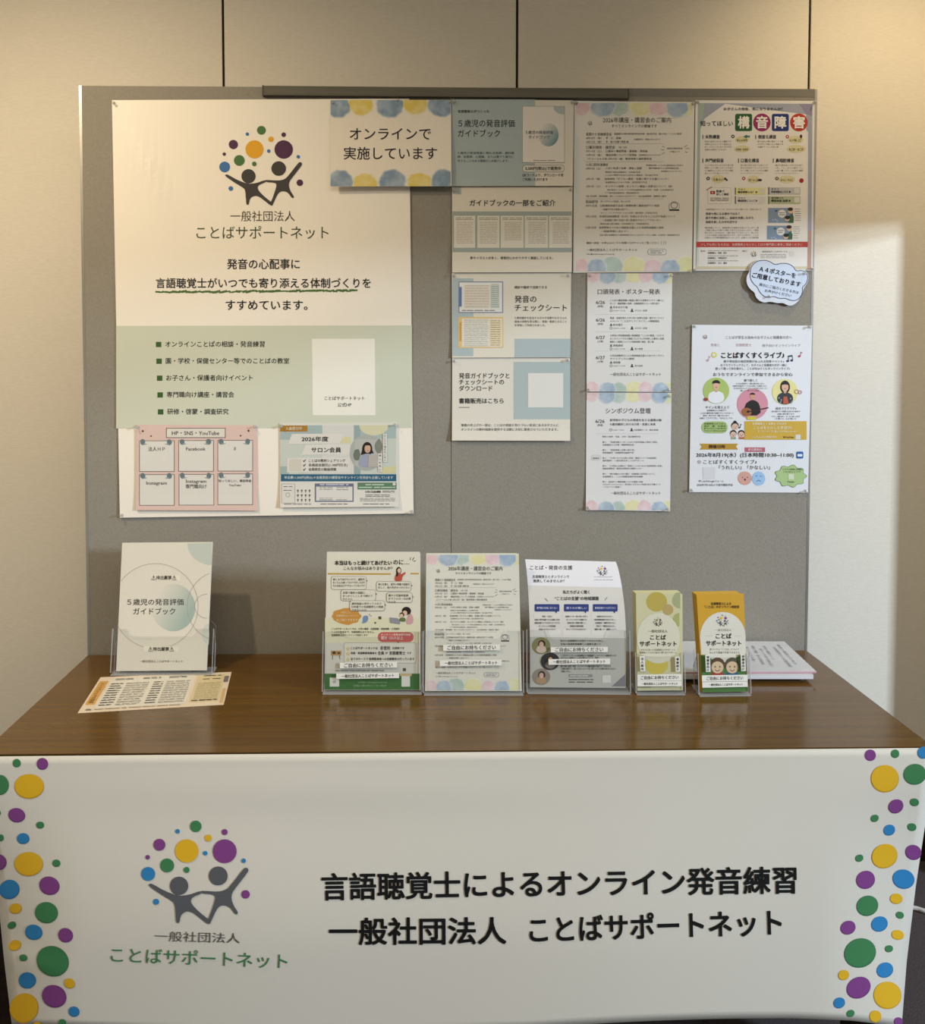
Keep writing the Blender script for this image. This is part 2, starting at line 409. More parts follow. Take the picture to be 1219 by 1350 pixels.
tag(box('floor', XL - 0.1, 6.5, -5.5, WY + 0.1, -0.05, 0, M_FLOOR), kind='structure')
tag(box('ceiling', XL - 0.1, XR + 0.12, -5.5, WY + 0.1, ZC, ZC + 0.06, M_CEIL), kind='structure')
tag(box('wall_left', XL - 0.1, XL, -5.5, WY + 0.1, 0, ZC, M_WALL), kind='structure')
# the right wall is a doorway: a short return beside the back wall and the wall above the opening
JY, LZ = 0.10, 1.84
vv, ff = [], []
for b in ((XR, XR + 0.12, JY, WY + 0.1, 0, ZC), (XR, XR + 0.12, -3.2, JY, LZ, ZC), (XR, XR + 0.12, -5.5, -3.2, 0, ZC)):
    k = len(vv); vv += boxv(*b); ff += [tuple(q + k for q in t) for t in BOXF]
tag(link_mesh('wall_right', vv, ff, [M_WALL]), kind='structure')
tag(box('baseboard_back', XL, XR, WY - 0.012, WY, 0, 0.19, M_BASE), kind='structure')

# ------------------------------------------------------------------ display panels
BY = 0.004
BP, BN = Vector((0, BY, 0)), Vector((0, -1, 0))
def bpt(x, y, dy=0): return hit(x, y, BP + Vector((0, dy, 0)), BN)
def panel(label, c, frames):
    """c: photo corners TL, TR and the points where the sides meet the table"""
    tl, tr, br, bl = [bpt(*p) for p in c]
    k = 0.12 / max(0.001, tl.z - bl.z)
    r = empty('display_panel', ((bl.x + br.x) / 2, BY + 0.015, 0), label, 'panel')
    zb = 0.25
    def down(a, b): t = (a.z - zb) / (a.z - b.z); return a + (b - a) * t
    bl2, br2 = down(tl, bl), down(tr, br)
    T = Vector((0, 0.026, 0)); q = [bl2, br2, tr, tl]
    link_mesh('board', [p - r.location for p in q] + [p + T - r.location for p in q], [(0, 1, 2, 3), (7, 6, 5, 4), (0, 4, 5, 1), (1, 5, 6, 2), (2, 6, 7, 3), (3, 7, 4, 0)], [M_BOARD], parent=r)
    for side, wd, m, nm in frames:
        if side == 'top': a, b, d = tl, tr, Vector((0, 0, -wd))
        else: a, b, d = ((tl, bl2, Vector((-wd, 0, 0))) if side == 'left' else (tr, br2, Vector((wd, 0, 0))))
        o1 = Vector((0, -0.0006, 0)); o2 = Vector((0, 0.030, 0))
        if side == 'top': pts = [a + Vector((0, 0, .001)), b + Vector((0, 0, .001)), b + d, a + d]
        else: pts = [a, a + d, b + d, b]
        link_mesh(nm, [p + o1 - r.location for p in pts] + [p + o2 - r.location for p in pts], BOXF, [m], parent=r)
    for x in (bl2.x + 0.10, br2.x - 0.10):
        vv, ff = [], []
        for b in ((x - .018, x + .018, BY + .002, BY + .024, .02, .26), (x - .018, x + .018, BY + .0, BY + .2, 0, .022)):
            k = len(vv); vv += [p - r.location for p in boxv(*b)]; ff += [tuple(i + k for i in t) for t in BOXF]
        link_mesh('stand_leg', vv, ff, [M_STEEL], parent=r)
    return r
panel('left grey fabric display panel standing behind the table, under the big white logo poster',
      [(107.5, 113), (594.6, 116), (594.2, 860), (119, 862)], [('left', 0.0065, M_ALU, 'side_frame')])
panel('right grey fabric display panel standing behind the table, covered with small posters',
      [(595.4, 116), (1074, 118), (1060.5, 857), (594.8, 860)], [('right', 0.006, M_ALU, 'side_frame'), ('top', 0.0185, mat('77736a', .6), 'top_frame')])
a, b = bpt(346.5, 113, -.012), bpt(828, 130, -.012)
r = empty('joining_rail', ((a.x + b.x) / 2, BY, b.z), 'dark grey rail joining both panels along their top edge', 'rail')
box('bar', a.x, b.x, BY - 0.014, BY - 0.001, b.z, a.z, M_RAIL, r, 0.0015)
box('end_cap', a.x - 0.0015, a.x + 0.002, BY - 0.0145, BY - 0.001, b.z - .0005, a.z + .0005, mat('4a463a'), r)
box('end_cap', b.x - 0.002, b.x + 0.0015, BY - 0.0145, BY - 0.001, b.z - .0005, a.z + .0005, mat('4a463a'), r)

# ------------------------------------------------------------------ table
TZ = 0.70
TP, TN = Vector((0, 0, TZ)), Vector((0, 0, 1))
def tpt(x, y, z=TZ): return hit(x, y, Vector((0, 0, z)), TN)
q = [tpt(-26, 994.5), tpt(1229, 984), tpt(1062.5, 857.5), tpt(118, 862)]
yb = min(q[2].y, q[3].y, BY - 0.004)
for p in q[2:]: p.y = min(p.y, BY - 0.004)
tb = empty('table', (0, -0.3, 0), 'long brown wooden table carrying the leaflet holders, draped in front with a white banner', 'table')
D = Vector((0, 0, 0.034))
link_mesh('tabletop', [p - D - tb.location for p in q] + [p - tb.location for p in q], BOXF, [M_WOOD], parent=tb)
ev = []
fl, fr = q[0], q[1]
o1 = Vector((0, -0.003, 0))
link_mesh('edge_band', [p - tb.location for p in (fl - D + o1, fr - D + o1, fr - D + Vector((0, .001, 0)), fl - D + Vector((0, .001, 0)), fl + o1 - Vector((0, 0, .0015)), fr + o1 - Vector((0, 0, .0015)), fr + Vector((0, .001, -.0015)), fl + Vector((0, .001, -.0015)))], BOXF, [mat('2a1c10', .4)], parent=tb)
yf = (fl.y + fr.y) / 2
for x, y in ((-0.872, yf + 0.06), (0.80, yf + 0.06), (-0.872, -0.07), (0.80, -0.07)):
    box('leg', x - 0.025, x + 0.025, y - 0.025, y + 0.025, 0, TZ - 0.034, M_BASE, tb, 0.003)

# ------------------------------------------------------------------ banner on the table front
BANY = min(fl.y, fr.y) - 0.005
LE = [(988, -20), (1100, -12), (1200, -1), (1265, 5), (1360, 16)]
RE = [(980, 1234), (1085, 1220), (1170, 1207), (1270, 1195), (1360, 1188)]
def interp(t, y):
    for (y0, x0), (y1, x1) in zip(t, t[1:]):
        if y <= y1: return x0 + (x1 - x0) * (y - y0) / (y1 - y0)
    return t[-1][1]
def bulge(x, y):
    t = min(1, max(0, (y - 1000) / 260)); s = t * t * (3 - 2 * t)
    q = 0.020 * ((380 - x) / 380) ** 2 if x < 380 else 0.030 * ((x - 380) / 740) ** 2
    e = 0.05 * max(0, (x - 1080) / 120) ** 2 + 0.035 * max(0, (110 - x) / 110) ** 2
    rip = 0.004 * math.sin(x * 0.011 + y * 0.004) * t + 0.0035 * math.exp(-((y - 1040) / 28) ** 2) * (0.5 + 0.5 * math.sin(x * 0.006 - 1.0))
    fold = 0.004 * math.exp(-((y - 1268 - (x - 40) * .25) / 14) ** 2) * max(0, 1 - abs(x - 20) / 90)
    return s * (0.034 - q - e) + rip + fold
class Banner(Sheet):
    def __init__(s, label, cat, paper):
        s.parts = {}; s.N = Vector((0, -1, 0)); s.view(0, 0, 1)
        s.root = empty('banner', (0, BANY, 0.3), label, cat); s.off = s.root.location
        nx, ny = 90, 34; V = []
        for j in range(ny + 1):
            for i in range(nx + 1):
                y = 990 + (1348 + 9 - 990) * j / ny
                l, r_ = interp(LE, y), interp(RE, y); x = l + (r_ - l) * i / nx
                top = 997.5 - 11.5 * (x + 20) / 1254
                yy = top + (y - 990) / (1357 - 990) * (1357 + 6 * math.sin(x * .0065 - 1.1) - (11 if x > 1040 else 11 * max(0, (x - 700) / 340)) + max(0, x - 1120) * .08 - top)
                V.append(s.at(x, yy, 0) - s.off)
        W = nx + 1
        F = [(j * W + i, (j + 1) * W + i, (j + 1) * W + i + 1, j * W + i + 1) for j in range(ny) for i in range(nx)]
        o = link_mesh('vinyl_sheet', V, F, [paper], parent=s.root, smooth=True)
        so = o.modifiers.new('thickness', 'SOLIDIFY'); so.thickness = 0.0006; so.offset = -1
    def at(s, px, py, layer):
        return hit(px, py, Vector((0, BANY - bulge(px, py), 0)), s.N) + s.N * EPS * (1.2 * layer + (2 if layer else 0))
B = Banner('white banner with coloured dots hanging down the front of the table', 'banner', mat('d9d2c3', 0.42, 0.3))
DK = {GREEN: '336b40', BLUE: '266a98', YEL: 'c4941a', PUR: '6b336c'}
cm = dict(g=GREEN, b=BLUE, y=YEL, p=PUR)
DOTS_L = '68 78 16 16 0 g,171 81 23 23 0 p,0 165 36 40 0 g,118 171 59 49 0 y,68 287 34 28 10 p,162 327 16 13 0 g,-5 278 9 10 0 g,3 378 13 13 0 g,94 381 25 21 0 b,-5 476 32 31 0 p,116 483 57 48 0 y,227 480 16 14 0 g,38 585 41 38 -20 b,199 570 41 36 20 p,63 662 25 20 -8 y,187 678 46 42 10 g,48 729 18 13 -25 g,136 757 35 30 10 b,264 769 30 28 25 p,60 810 26 20 -20 y,94 860 16 13 0 g,212 873 66 59 30 g,110 950 35 32 0 b,280 963 22 19 20 y,218 1014 50 44 25 p,97 1062 57 60 30 y,298 1076 22 20 10 b,251 1120 15 13 0 g,150 1132 18 14 0 y'
DOTS_R = '201 613 15 15 0 p,269 609 11 11 0 g,346 606 16 16 0 b,241 677 38 37 0 y,323 665 31 28 -10 g,271 753 21 18 -30 p,322 742 12 10 10 g,213 786 11 9 -25 g,253 818 16 14 -25 b,315 810 12 10 10 g,240 889 36 32 -30 y,319 879 22 20 20 p,171 895 11 9 -25 g,188 954 26 24 -30 p,292 952 30 26 15 b,272 1006 17 14 0 y,193 1025 30 27 -25 g,282 1051 11 9 15 g,226 1075 23 20 -25 b,140 1085 21 18 -25 p,276 1105 17 13 10 y,173 1154 44 39 -25 g,252 1143 11 9 -10 g,241 1201 23 20 -25 b,128 1215 15 13 -25 y,169 1249 34 28 -30 p,248 1270 38 37 20 y,116 1291 16 14 -25 b,147 1320 11 9 -25 g,215 1328 16 16 0 y,278 1342 12 11 0 p'
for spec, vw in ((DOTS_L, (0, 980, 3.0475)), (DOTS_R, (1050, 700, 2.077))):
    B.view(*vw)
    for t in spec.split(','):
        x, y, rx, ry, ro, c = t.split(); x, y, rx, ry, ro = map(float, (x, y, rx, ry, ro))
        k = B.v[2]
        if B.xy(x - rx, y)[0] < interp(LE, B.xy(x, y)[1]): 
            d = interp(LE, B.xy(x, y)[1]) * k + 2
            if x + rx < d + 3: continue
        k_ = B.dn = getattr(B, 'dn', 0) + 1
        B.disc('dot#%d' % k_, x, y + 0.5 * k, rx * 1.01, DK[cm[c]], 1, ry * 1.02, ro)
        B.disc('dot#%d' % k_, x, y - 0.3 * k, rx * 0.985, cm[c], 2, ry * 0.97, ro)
B.view(0, 980, 3.0475)
logo(B, 'logo', 800, 520, 1.0)
B.text('logo_caption', '一般社団法人', 622, 964, 778, '55524e', ang=1.6, h=44)
B.text('logo_caption', 'ことばサポートネット', 446, 1156, 862, '3f7d4d', ang=2.2, h=66, bold=.004)
B.view(400, 1100, 1.4884)
B.text('heading', '言語聴覚士によるオンライン発音練習', 35, 967, 96.5, '121110', ang=-0.85, h=56, bold=.022, res=4)
B.text('heading', '一般社団法人', 50, 398, 190, '121110', ang=-0.3, h=56, bold=.022, res=4)
B.text('heading', 'ことばサポートネット', 443, 938, 180, '121110', ang=-1.75, h=55, bold=.022, res=4)
B.done()

# ------------------------------------------------------------------ posters on the panels
def bplane(d): return Vector((0, BY - d, 0))
def curl_bottom(h, p=6): return lambda a, b: h * max(0, min(1, b)) ** p
PINS = []
def poster(label, corners, d, short, pins, **k):
    S = Sheet('poster', label, 'poster', corners, bplane(d), BN, **k)
    for x, y, where in pins: PINS.append((x, y, d, S, '%s of the %s' % (where, short)))
    return S
INK = '201e1c'

# big logo poster
S = poster('tall white poster with dots-and-figures logo and green list band on the left panel',
           [(147.5, 132), (539, 130), (545, 677), (158, 682.5)], 0.0015, 'tall white logo poster',
           [(150.5, 136, 'top left corner'), (161, 679, 'bottom left corner'), (542.5, 674, 'bottom right corner')],
           paper='eee7d9', grid=(40, 54),
           lift=lambda a, b: 0.0022 + 0.0022 * max(0, b) ** 8 + 0.003 * math.sin(min(1, max(0, a)) * math.pi) * max(0, 1 - b * 5)
           + 0.0045 * math.exp(-((a - b * .55 - .03) / .035) ** 2) * max(0, 1 - abs(b - .16) * 6) + .0019 * math.sin(a * 7 + b * 5) * (1 - abs(2 * min(1, max(0, b)) - 1)))
S.view(140, 125, 2.902)
pal = dict(g='47703c', b='3c6ea6', y='dda21f', p='4d2746', k='3d3a36')
logo(S, 'logo', 603, 274, 0.735, pal)
S.text('logo_caption', '一般社団法人', 475, 721, 465, '4a453d', h=43)
S.text('logo_caption', 'ことばサポートネット', 345, 850, 528, '3d4a30', h=54)
S.text('heading', '発音の心配事に', 462, 740, 648, INK, h=42, bold=.012)
S.text('heading', '言語聴覚士がいつでも寄り添える体制づくりを', 190, 1012, 721, INK, h=41, bold=.012)
S.text('heading', 'すすめています。', 457, 770, 805, INK, h=42, bold=.012)
random.seed(3)
for k in range(60):                                        # crayon underline
    x = 188 + k * 12.8
    S.line('underline', x, 755 + random.uniform(-3, 3) - k * .09, x + 18, 754 + random.uniform(-3, 3) - k * .09, 7 + random.uniform(-2, 2), '4d6b38', 2)
S.rect('green_band', 38, 884, 1169, 1277, 'cacdb9', 1, tilt=-2)
S.view(140, 420, 2.902)
for y, x1, t in ((98, 606, 'オンラインことばの相談・発音練習'), (162, 700, '園・学校・保健センター等でのことばの教室'), (227, 560, 'お子さん・保護者向けイベント'),
                 (291, 489, '専門職向け講座・講習会'), (356, 468, '研修・啓蒙・調査研究')):
    dx = (y - 98) * .03
    S.rect('list_bullet', 190 + dx, y - 9, 211 + dx, y + 11, '3c5c2e', 2)
    S.text('list_text', t, 226 + dx, x1, y, '22251c', bold=.01)
S.rect('code_label', 790, 77, 1030, 370, 'e9e6d9', 2, skew=-3)
S.text('code_label', 'ことばサポートネット', 835, 988, 305, INK, bold=.01)
S.text('code_label', '公式HP', 885, 938, 330, INK, bold=.01)
S.done()

# blue and yellow strip sign
S = poster('landscape sign with blue and yellow paint blots, overlapping top right of the tall logo poster',
           [(435.2, 132), (594.2, 131.5), (595, 245), (436.6, 246.2)], 0.012, 'blue and yellow blot sign',
           [(439, 135.5, 'top left corner'), (524, 132.5, 'top middle'), (592.5, 134.5, 'top right corner')], paper='e6dccb', lift=lambda a, b: .012 * max(0, b) ** 1.5)
S.view(425, 120, 6.589)
CL = (70, 78, 1113, 828)
random.seed(5)
for cx, cy_, rx, ry, c in ((130, 130, 115, 105, '7f94a6'), (335, 110, 110, 105, 'd9c05a'), (585, 120, 120, 115, '7e93a6'), (805, 110, 105, 95, 'd9c05a'), (1030, 120, 120, 110, '7f94a6'),
                         (150, 790, 115, 105, '7f94a6'), (370, 800, 105, 85, 'd9c05a'), (605, 790, 120, 110, '7e93a6'), (840, 795, 110, 85, 'd9c05a'), (1050, 785, 110, 105, '7f94a6')):
    S.blot('paint_blot', cx, cy_, rx, ry, c, 1, .09, CL)
S.text('heading', 'オンラインで', 236, 943, 374, '16141a', h=118, bold=.008, res=3)
S.text('heading', '実施しています', 184, 995, 543, '16141a', h=118, bold=.008, res=3)
S.done()

# guidebook column, four landscape sheets
BG = 'a3b0ae'
S = poster('blue-grey landscape poster at top of the middle column with a small cover picture',
           [(595.7, 131), (756.3, 132.3), (754.8, 245), (595.3, 245.3)], 0.009, 'blue-grey cover poster',
           [(599, 134.5, 'top left corner'), (753.5, 135, 'top right corner')], paper='d6cfbf', lift=curl_bottom(.004))
S.view(590, 125, 6.966)
S.rect('color_block', 42, 42, 802, 835, BG, 1)
S.text('heading', '言語聴覚士がつくった', 92, 380, 153, INK, bold=.012)
S.text('heading', '５歳児の発音評価', 97, 617, 264, INK, h=72, bold=.01)
S.text('heading', 'ガイドブック', 92, 480, 356, INK, h=72, bold=.01)
for y, x1, t in ((535, 612, '５歳児の発音検査に関わる医師、歯科医'), (570, 606, '師、助産師、心理職、または園で５歳児に'), (607, 560, '対することのある職員方にお届けします。')):
    S.text('body_text', t, 92, x1, y, '33383a', h=26)
S.rect('cover_picture', 684, 104, 1074, 626, '8a8d88', 2)
S.rect('cover_picture', 688, 108, 1070, 620, 'ddd6cb', 3)
S.disc('cover_picture', 1070, 108, 100, 'aab5b0', 4, ry=75, a0=90, a1=180)
S.disc('cover_picture', 925, 368, 93, fade(S, 'ddd6cb', '6f8d94', (850, 300), (1000, 410)), 4, ry=106)
S.text('cover_picture', '５歳児の発音評価', 714, 966, 346, '45505a', 34, .006, layer=6)
S.text('cover_picture', 'ガイドブック', 742, 935, 390, '45505a', 34, .006, layer=6)
S.greek('cover_picture', 785, 1000, 604, 604, 1, 6, '8a8a86', 6)
S.rrect('price_label', 688, 647, 1070, 708, 28, 'cfcabb', 2, '55534d', 3)
S.text('price_label', '5,500円(税込)で発売中', 712, 1040, 677, INK, 36, .012, layer=5)
S.text('body_text', 'QRコードより、ダウンロードを', 684, 1062, 738, INK, 30, .012)
S.text('body_text', 'ご利用いただけます', 686, 918, 778, INK, 30, .012)
S.done()

S = poster('landscape poster showing five booklet pages in a row, second in the middle column',
           [(595.7, 246), (754.5, 245.8), (753.4, 359), (595.8, 359.3)], 0.0065, 'five-page poster',
           [(598.5, 250.5, 'top left corner'), (751.5, 250, 'top right corner')], paper='d8d0bf',
           lift=lambda a, b: 0.003 * max(0, b) ** 6)
S.view(590, 240, 6.966)
S.text('heading', 'ガイドブックの一部をご紹介', 200, 990, 193, INK, h=62, bold=.014)
S.rect('color_block', 44, 270, 1138, 645, '9aa39c', 1)
S.rect('color_block', 48, 45, 125, 112, 'a9b0aa', 1)
for k, (x0, x1) in enumerate(((58, 252), (272, 475), (487, 697), (707, 921), (930, 1135))):
    p = 'page_picture#%d' % k
    S.rect(p, x0, 310, x1, 604, 'd9d4c6', 2)
    S.greek(p, x0 + 15, x1 - 15, 330, 345, 2, 5, '77756d', 3)
    S.greek(p, x0 + 22 + 12 * (k > 1), x1 - 20, 370, 560 - 30 * (k == 2), 13, 4.5, ('b5a29b', 'a89f96', 'aca38f', 'a09c92', 'a89f93')[k], 3)
S.text('body_text', '表やイラストが多く、視覚的にわかりやすく解説しています。', 205, 965, 698, INK, h=29, bold=.008)
S.done()

S = poster('landscape poster with two small check sheets, third in the middle column',
           [(595.4, 360), (752.7, 359.8), (751.5, 471.2), (595.8, 471.6)], 0.004, 'two check sheet poster',
           [(598.5, 364, 'top left corner'), (748.5, 363.5, 'top right corner')], paper='d9d2c1', lift=curl_bottom(.003))
S.view(590, 350, 5.624)
S.rect('color_block', 35, 95, 190, 672, 'a9b6b5', 1)
S.rect('color_block', 495, 543, 908, 680, 'a9b6b5', 1)
S.rect('blue_check_sheet', 80, 118, 411, 352, '848ba0', 2); S.rect('blue_check_sheet', 87, 126, 403, 345, 'dcdad0', 3)
S.rect('blue_check_sheet', 84, 160, 104, 305, '5f76a6', 4); S.rect('blue_check_sheet', 122, 145, 310, 316, 'd6cdbb', 4); S.rect('blue_check_sheet', 318, 145, 382, 316, 'bfc8bd', 4)
S.greek('blue_check_sheet', 130, 305, 150, 305, 9, 3, 'a89f95', 5); S.greek('blue_check_sheet', 322, 378, 140, 305, 12, 3, '858c82', 5); S.greek('blue_check_sheet', 105, 360, 333, 333, 1, 6, '77777a', 5)
S.rect('orange_check_sheet', 78, 382, 411, 611, 'd9b97e', 2); S.rect('orange_check_sheet', 104, 394, 403, 603, 'dcd8c9', 3)
S.rect('orange_check_sheet', 88, 420, 104, 560, 'cc9c4a', 3); S.rect('orange_check_sheet', 310, 400, 396, 596, 'dccfa8', 4)
S.greek('orange_check_sheet', 122, 300, 405, 595, 14, 3, '98938a', 5); S.greek('orange_check_sheet', 318, 390, 410, 590, 12, 4, '8d836a', 5)
S.text('heading', '検診や臨床で活用できる', 495, 735, 162, INK, bold=.008)
S.text('heading', '発音の', 496, 658, 250, INK, h=56, bold=.008)
S.text('heading', 'チェックシート', 496, 884, 314, INK, h=56, bold=.008)
for y, x1, t in ((389, 882, '５歳児健診を担当する方々が言葉やお子さんの'), (416, 882, '発音の状態を見る際に、発音一覧表となること'), (443, 725, 'を目指して作成されました。')):
    S.text('body_text', t, 496, x1, y, INK, h=19)
S.done()

S = poster('landscape poster with white square on a blue-grey block, lowest in the middle column',
           [(596, 472), (751, 471.8), (751.5, 581.2), (595.6, 580.8)], 0.0025, 'blue-grey block poster',
           [(598.8, 476, 'top left corner'), (748, 475, 'top right corner')], paper='dbd5c7', lift=curl_bottom(.008, 5))
S.view(590, 350, 5.624)
S.rect('color_block', 488, 715, 908, 1140, 'abb8b6', 1)
S.rect('code_label', 596, 798, 856, 1052, 'dddad2', 2)
for y, x1, t in ((818, 458, '発音ガイドブックと'), (864, 418, 'チェックシートの'), (911, 332, 'ダウンロード')):
    S.text('heading', t, 84, x1, y, INK, h=44, bold=.008)
S.text('heading', '書籍販売はこちら', 84, 415, 1004, INK, h=42, bold=.012)
S.rect('heading', 82, 1050, 162, 1054, INK, 2)
S.text('body_text', '書籍の売上げの一部は、ことばの相談を受けづらい状況にあるお子さんに', 100, 822, 1184, INK, h=22)
S.text('body_text', 'オンラインの無料相談を提供する活動に大切に使用させていただきます。', 100, 818, 1216, INK, h=22)
S.done()

# pastel schedule, used for the wall poster and for the leaflet on the table
PASTEL = (('d8b9b8', 0), ('97a9b8', 1), ('abbcb0', 2), ('d9d39c', 3), ('d8b9bb', 4), ('97abbd', 5), ('d4d29c', 6))
def pastel_row(S, xs, y, ry, clip, seed):
    random.seed(seed)
    order = (0, 3, 4, 2, 6, 1, 5); S.bn = 0 if not hasattr(S, 'bn') else S.bn
    for k in order:
        x, rx, dy = xs[k]; S.blot('paint_blot', x, y + dy, rx, ry, PASTEL[k][0], 1 + (k in (1, 5)) + (k in (2, 6)) * .5, .09, clip)
def schedule(S, notes=True):
    CLG = (52, 62, 905, 1308)
    xs = [(95, 62, -10), (250, 92, 0), (370, 75, -5), (530, 92, -10), (660, 78, -10), (800, 82, 0), (880, 60, -10)]
    pastel_row(S, xs, 85, 82, CLG, 11)
    xs = [(85, 60, 0), (205, 75, 8), (320, 80, -12), (480, 90, -8), (620, 70, 12), (750, 70, 12), (865, 75, -10)]
    pastel_row(S, xs, 1280, 72, CLG, 12)
    S.put('paint_blot', [(52, 300), (78, 320), (80, 800), (52, 900)], [(0, 3, 2, 1)], 'cdd3cd', 1)
    logo(S, 'logo', 155, 210, .085, dict(g='4f6b50', b='4b6070', y='8a7a50', p='53404f', k='4a4a4a'), True)
    I2 = '3b3834'
    S.text('heading', '2026年講座・講習会のご案内', 250, 755, 188, I2, 44, .002)
    S.text('heading', 'すべてオンラインでの開催です', 315, 650, 232, I2, 26, .002)
    b = lambda *a: S.text('body_text', a[4], a[0], a[1], a[2], '45423d', a[3], 0, res=1)
    for a in ((125, 315, 293, 25, '基礎から音韻講習会'), (333, 832, 290, 15, '言語聴覚士等対象国家資格取得者・養成校学生・園の先生・ことばの教室'),
              (125, 240, 321, 18, '4月24日（金）'), (272, 383, 321, 19, '手・口・音編'), (125, 240, 349, 18, '6月12日（金）'), (272, 440, 349, 19, '手・舌の位置と構音 編'), (480, 678, 331, 14, '言語聴覚士・教員の方のみです'),
              (125, 340, 390, 25, '口蓋裂講座・講習会'), (366, 430, 390, 16, '（全二回）'), (125, 240, 418, 18, '5月16日（土）'), (272, 580, 418, 20, '口蓋裂の構音障害・基礎編・実践編'),
              (125, 240, 447, 18, '10月9日（金）'), (272, 500, 447, 19, '構音訓練についての質問会'), (515, 680, 447, 14, '言語聴覚士のみとなります'), (135, 612, 475, 19, '♪フリーＱ＆Ａ会 2月27日（金）構音障害の最新講習会'),
              (725, 840, 398, 14, '機能性構音障害'), (745, 820, 422, 14, '入門編はこちら'), (125, 288, 519, 23, '小児口腔発達講座'), (570, 845, 523, 13, '保護者支援・ことばの教室担当の先生方'), (590, 812, 545, 14, '専門職向けの症例検討会'),
              (680, 838, 567, 12, '言語聴覚士のみとなります'), (125, 235, 547, 18, '5月30日（土）'), (268, 538, 545, 18, '小児の発達と指導・摂食の基礎'), (268, 528, 574, 14, '摂食嚥下認定言語聴覚士・山本優子先生'),
              (268, 660, 596, 14, 'ことばの教室を担当する先生の相談会・吉川晶子先生'), (125, 232, 624, 17, '6月6日（金）'), (262, 735, 624, 18, '指導実践「子どもの構音・言葉に関する支援について」'), (268, 578, 649, 14, '言語聴覚士のための支援・渡辺真理子先生'),
              (125, 232, 679, 17, '6月6日（土）'), (268, 765, 679, 18, 'オンライン指導・オンライン構音の注意点について（仮）'), (282, 775, 705, 13, '株式会社ことばノート代表言語聴覚士の先生・佐藤・山本麻里先生'), (265, 520, 728, 13, 'ＳＴ同好会言語部会・藤田由美先生'),
              (125, 720, 752, 15, '9月1日以降　随時募集・詳しくは法人の公式サイト・法人会員専用・理事長の案内'), (122, 214, 793, 24, '録画配信'), (228, 455, 791, 16, '（オンデマンド配信：約一か月）'),
              (122, 668, 822, 18, '4月30日迄　口腔機能発達不全症の基礎知識と最新症例での実践'), (240, 445, 850, 17, '～家庭でできる練習に向けて～'), (235, 655, 876, 13, 'ゆうこ・ノーマライゼーション代表・歯科医師・辻早苗子先生'),
              (122, 785, 902, 18, '7月31日迄　発達性協調運動症（DCD）を抱える子どものことばや発達について'), (245, 680, 930, 17, '～言語面に現れる困り感と配慮をひもとくアプローチ～'), (232, 590, 957, 13, '臨床発達心理士教授・山形美穂先生・中嶋麻亜先生'),
              (122, 700, 985, 18, '12月1日迄　言語聴覚士のための保護者支援による言語発達講座の実践'), (235, 445, 1012, 17, '～相談現場に活かす～'), (225, 820, 1040, 14, '公認心理士言語聴覚士の資格取得者であることばサポートネット理事・川村聡美・黒田真理子先生')):
        b(*a)
    for y in (362, 495, 770): S.rect('body_text', 125, y, 700, y + 2, 'a9a59a', 2)
    for x0, y0, x1, y1 in ((690, 380, 708, 390), (682, 405, 704, 410), (686, 440, 708, 425), (850, 388, 876, 374), (862, 400, 890, 396), (858, 420, 878, 428)): S.line('body_text', x0, y0, x1, y1, 3, I2)
    S.rrect('laptop_icon', 742, 805, 814, 848, 8, 'd6d2c8', 2, I2, 2.5); S.poly('laptop_icon', [(738, 860), (820, 860), (812, 850), (746, 850)], I2, 3); S.ring('laptop_icon', 778, 818, 24, 2, I2, 4)
    b(128, 665, 1098, 18, '講座の詳細・お申込みはこちら各種の公式サイトをご覧ください'); b(680, 718, 1098, 26, '》》》')
    b(130, 505, 1150, 22, '一般社団法人ことばサポートネット'); b(130, 335, 1180, 15, 'info@kotobasupport-net.org')
    S.rrect('caption_box', 585, 1145, 718, 1185, 14, 'd6d2c8', 2, I2, 2.5); S.greek('caption_box', 600, 700, 1158, 1172, 2, 5, '77736a', 5)
S = poster('portrait schedule poster with pastel paint blots, beside the blue-grey column on the right panel',
           [(756.8, 133), (915.4, 134.6), (911.8, 358.4), (755.4, 359.6)], 0.003, 'pastel schedule poster',
           [(913, 137, 'top right corner'), (759.5, 136, 'top left corner')], paper='d8d3c8', rough=.3)
S.view(750, 125, 5.624); schedule(S); S.done()

# two narrow talk posters
def narrow_border(S, x0, x1, ytop, ybot, w, seed):
    k = (x1 - x0) / 900; cl = (x0, ytop, x1, ybot)
    xs = [(x0 + a * k, r * k, d * k) for a, r, d in ((55, 75, -10), (215, 90, 0), (340, 80, 0), (500, 100, -10), (620, 80, -10), (780, 90, 0), (870, 75, 0))]
    if ytop < w: pastel_row(S, xs, ytop + 25 * k, 85 * k, cl, seed)
    return xs, cl, k
S = poster('narrow pastel poster listing four dated talks, hanging below the pastel schedule poster',
           [(774, 360.3), (886, 360.6), (883.8, 516.8), (773, 516.2)], 0.003, 'narrow four-date talk poster',
           [(777, 363.5, 'top left corner'), (884, 363.5, 'top right corner'), (775.5, 513.8, 'bottom left corner'), (881, 513.8, 'bottom right corner')], paper='d9d6d0')
S.view(765, 355, 8.185)
xs, cl, k = narrow_border(S, 74, 988, 44, 1322, 60, 21)
cl2 = (70, 44, 970, 1320); pastel_row(S, xs, 1300, 82, cl2, 22)
S.text('heading', '口頭発表・ポスター発表', 186, 858, 243, INK, h=62, bold=0.0)
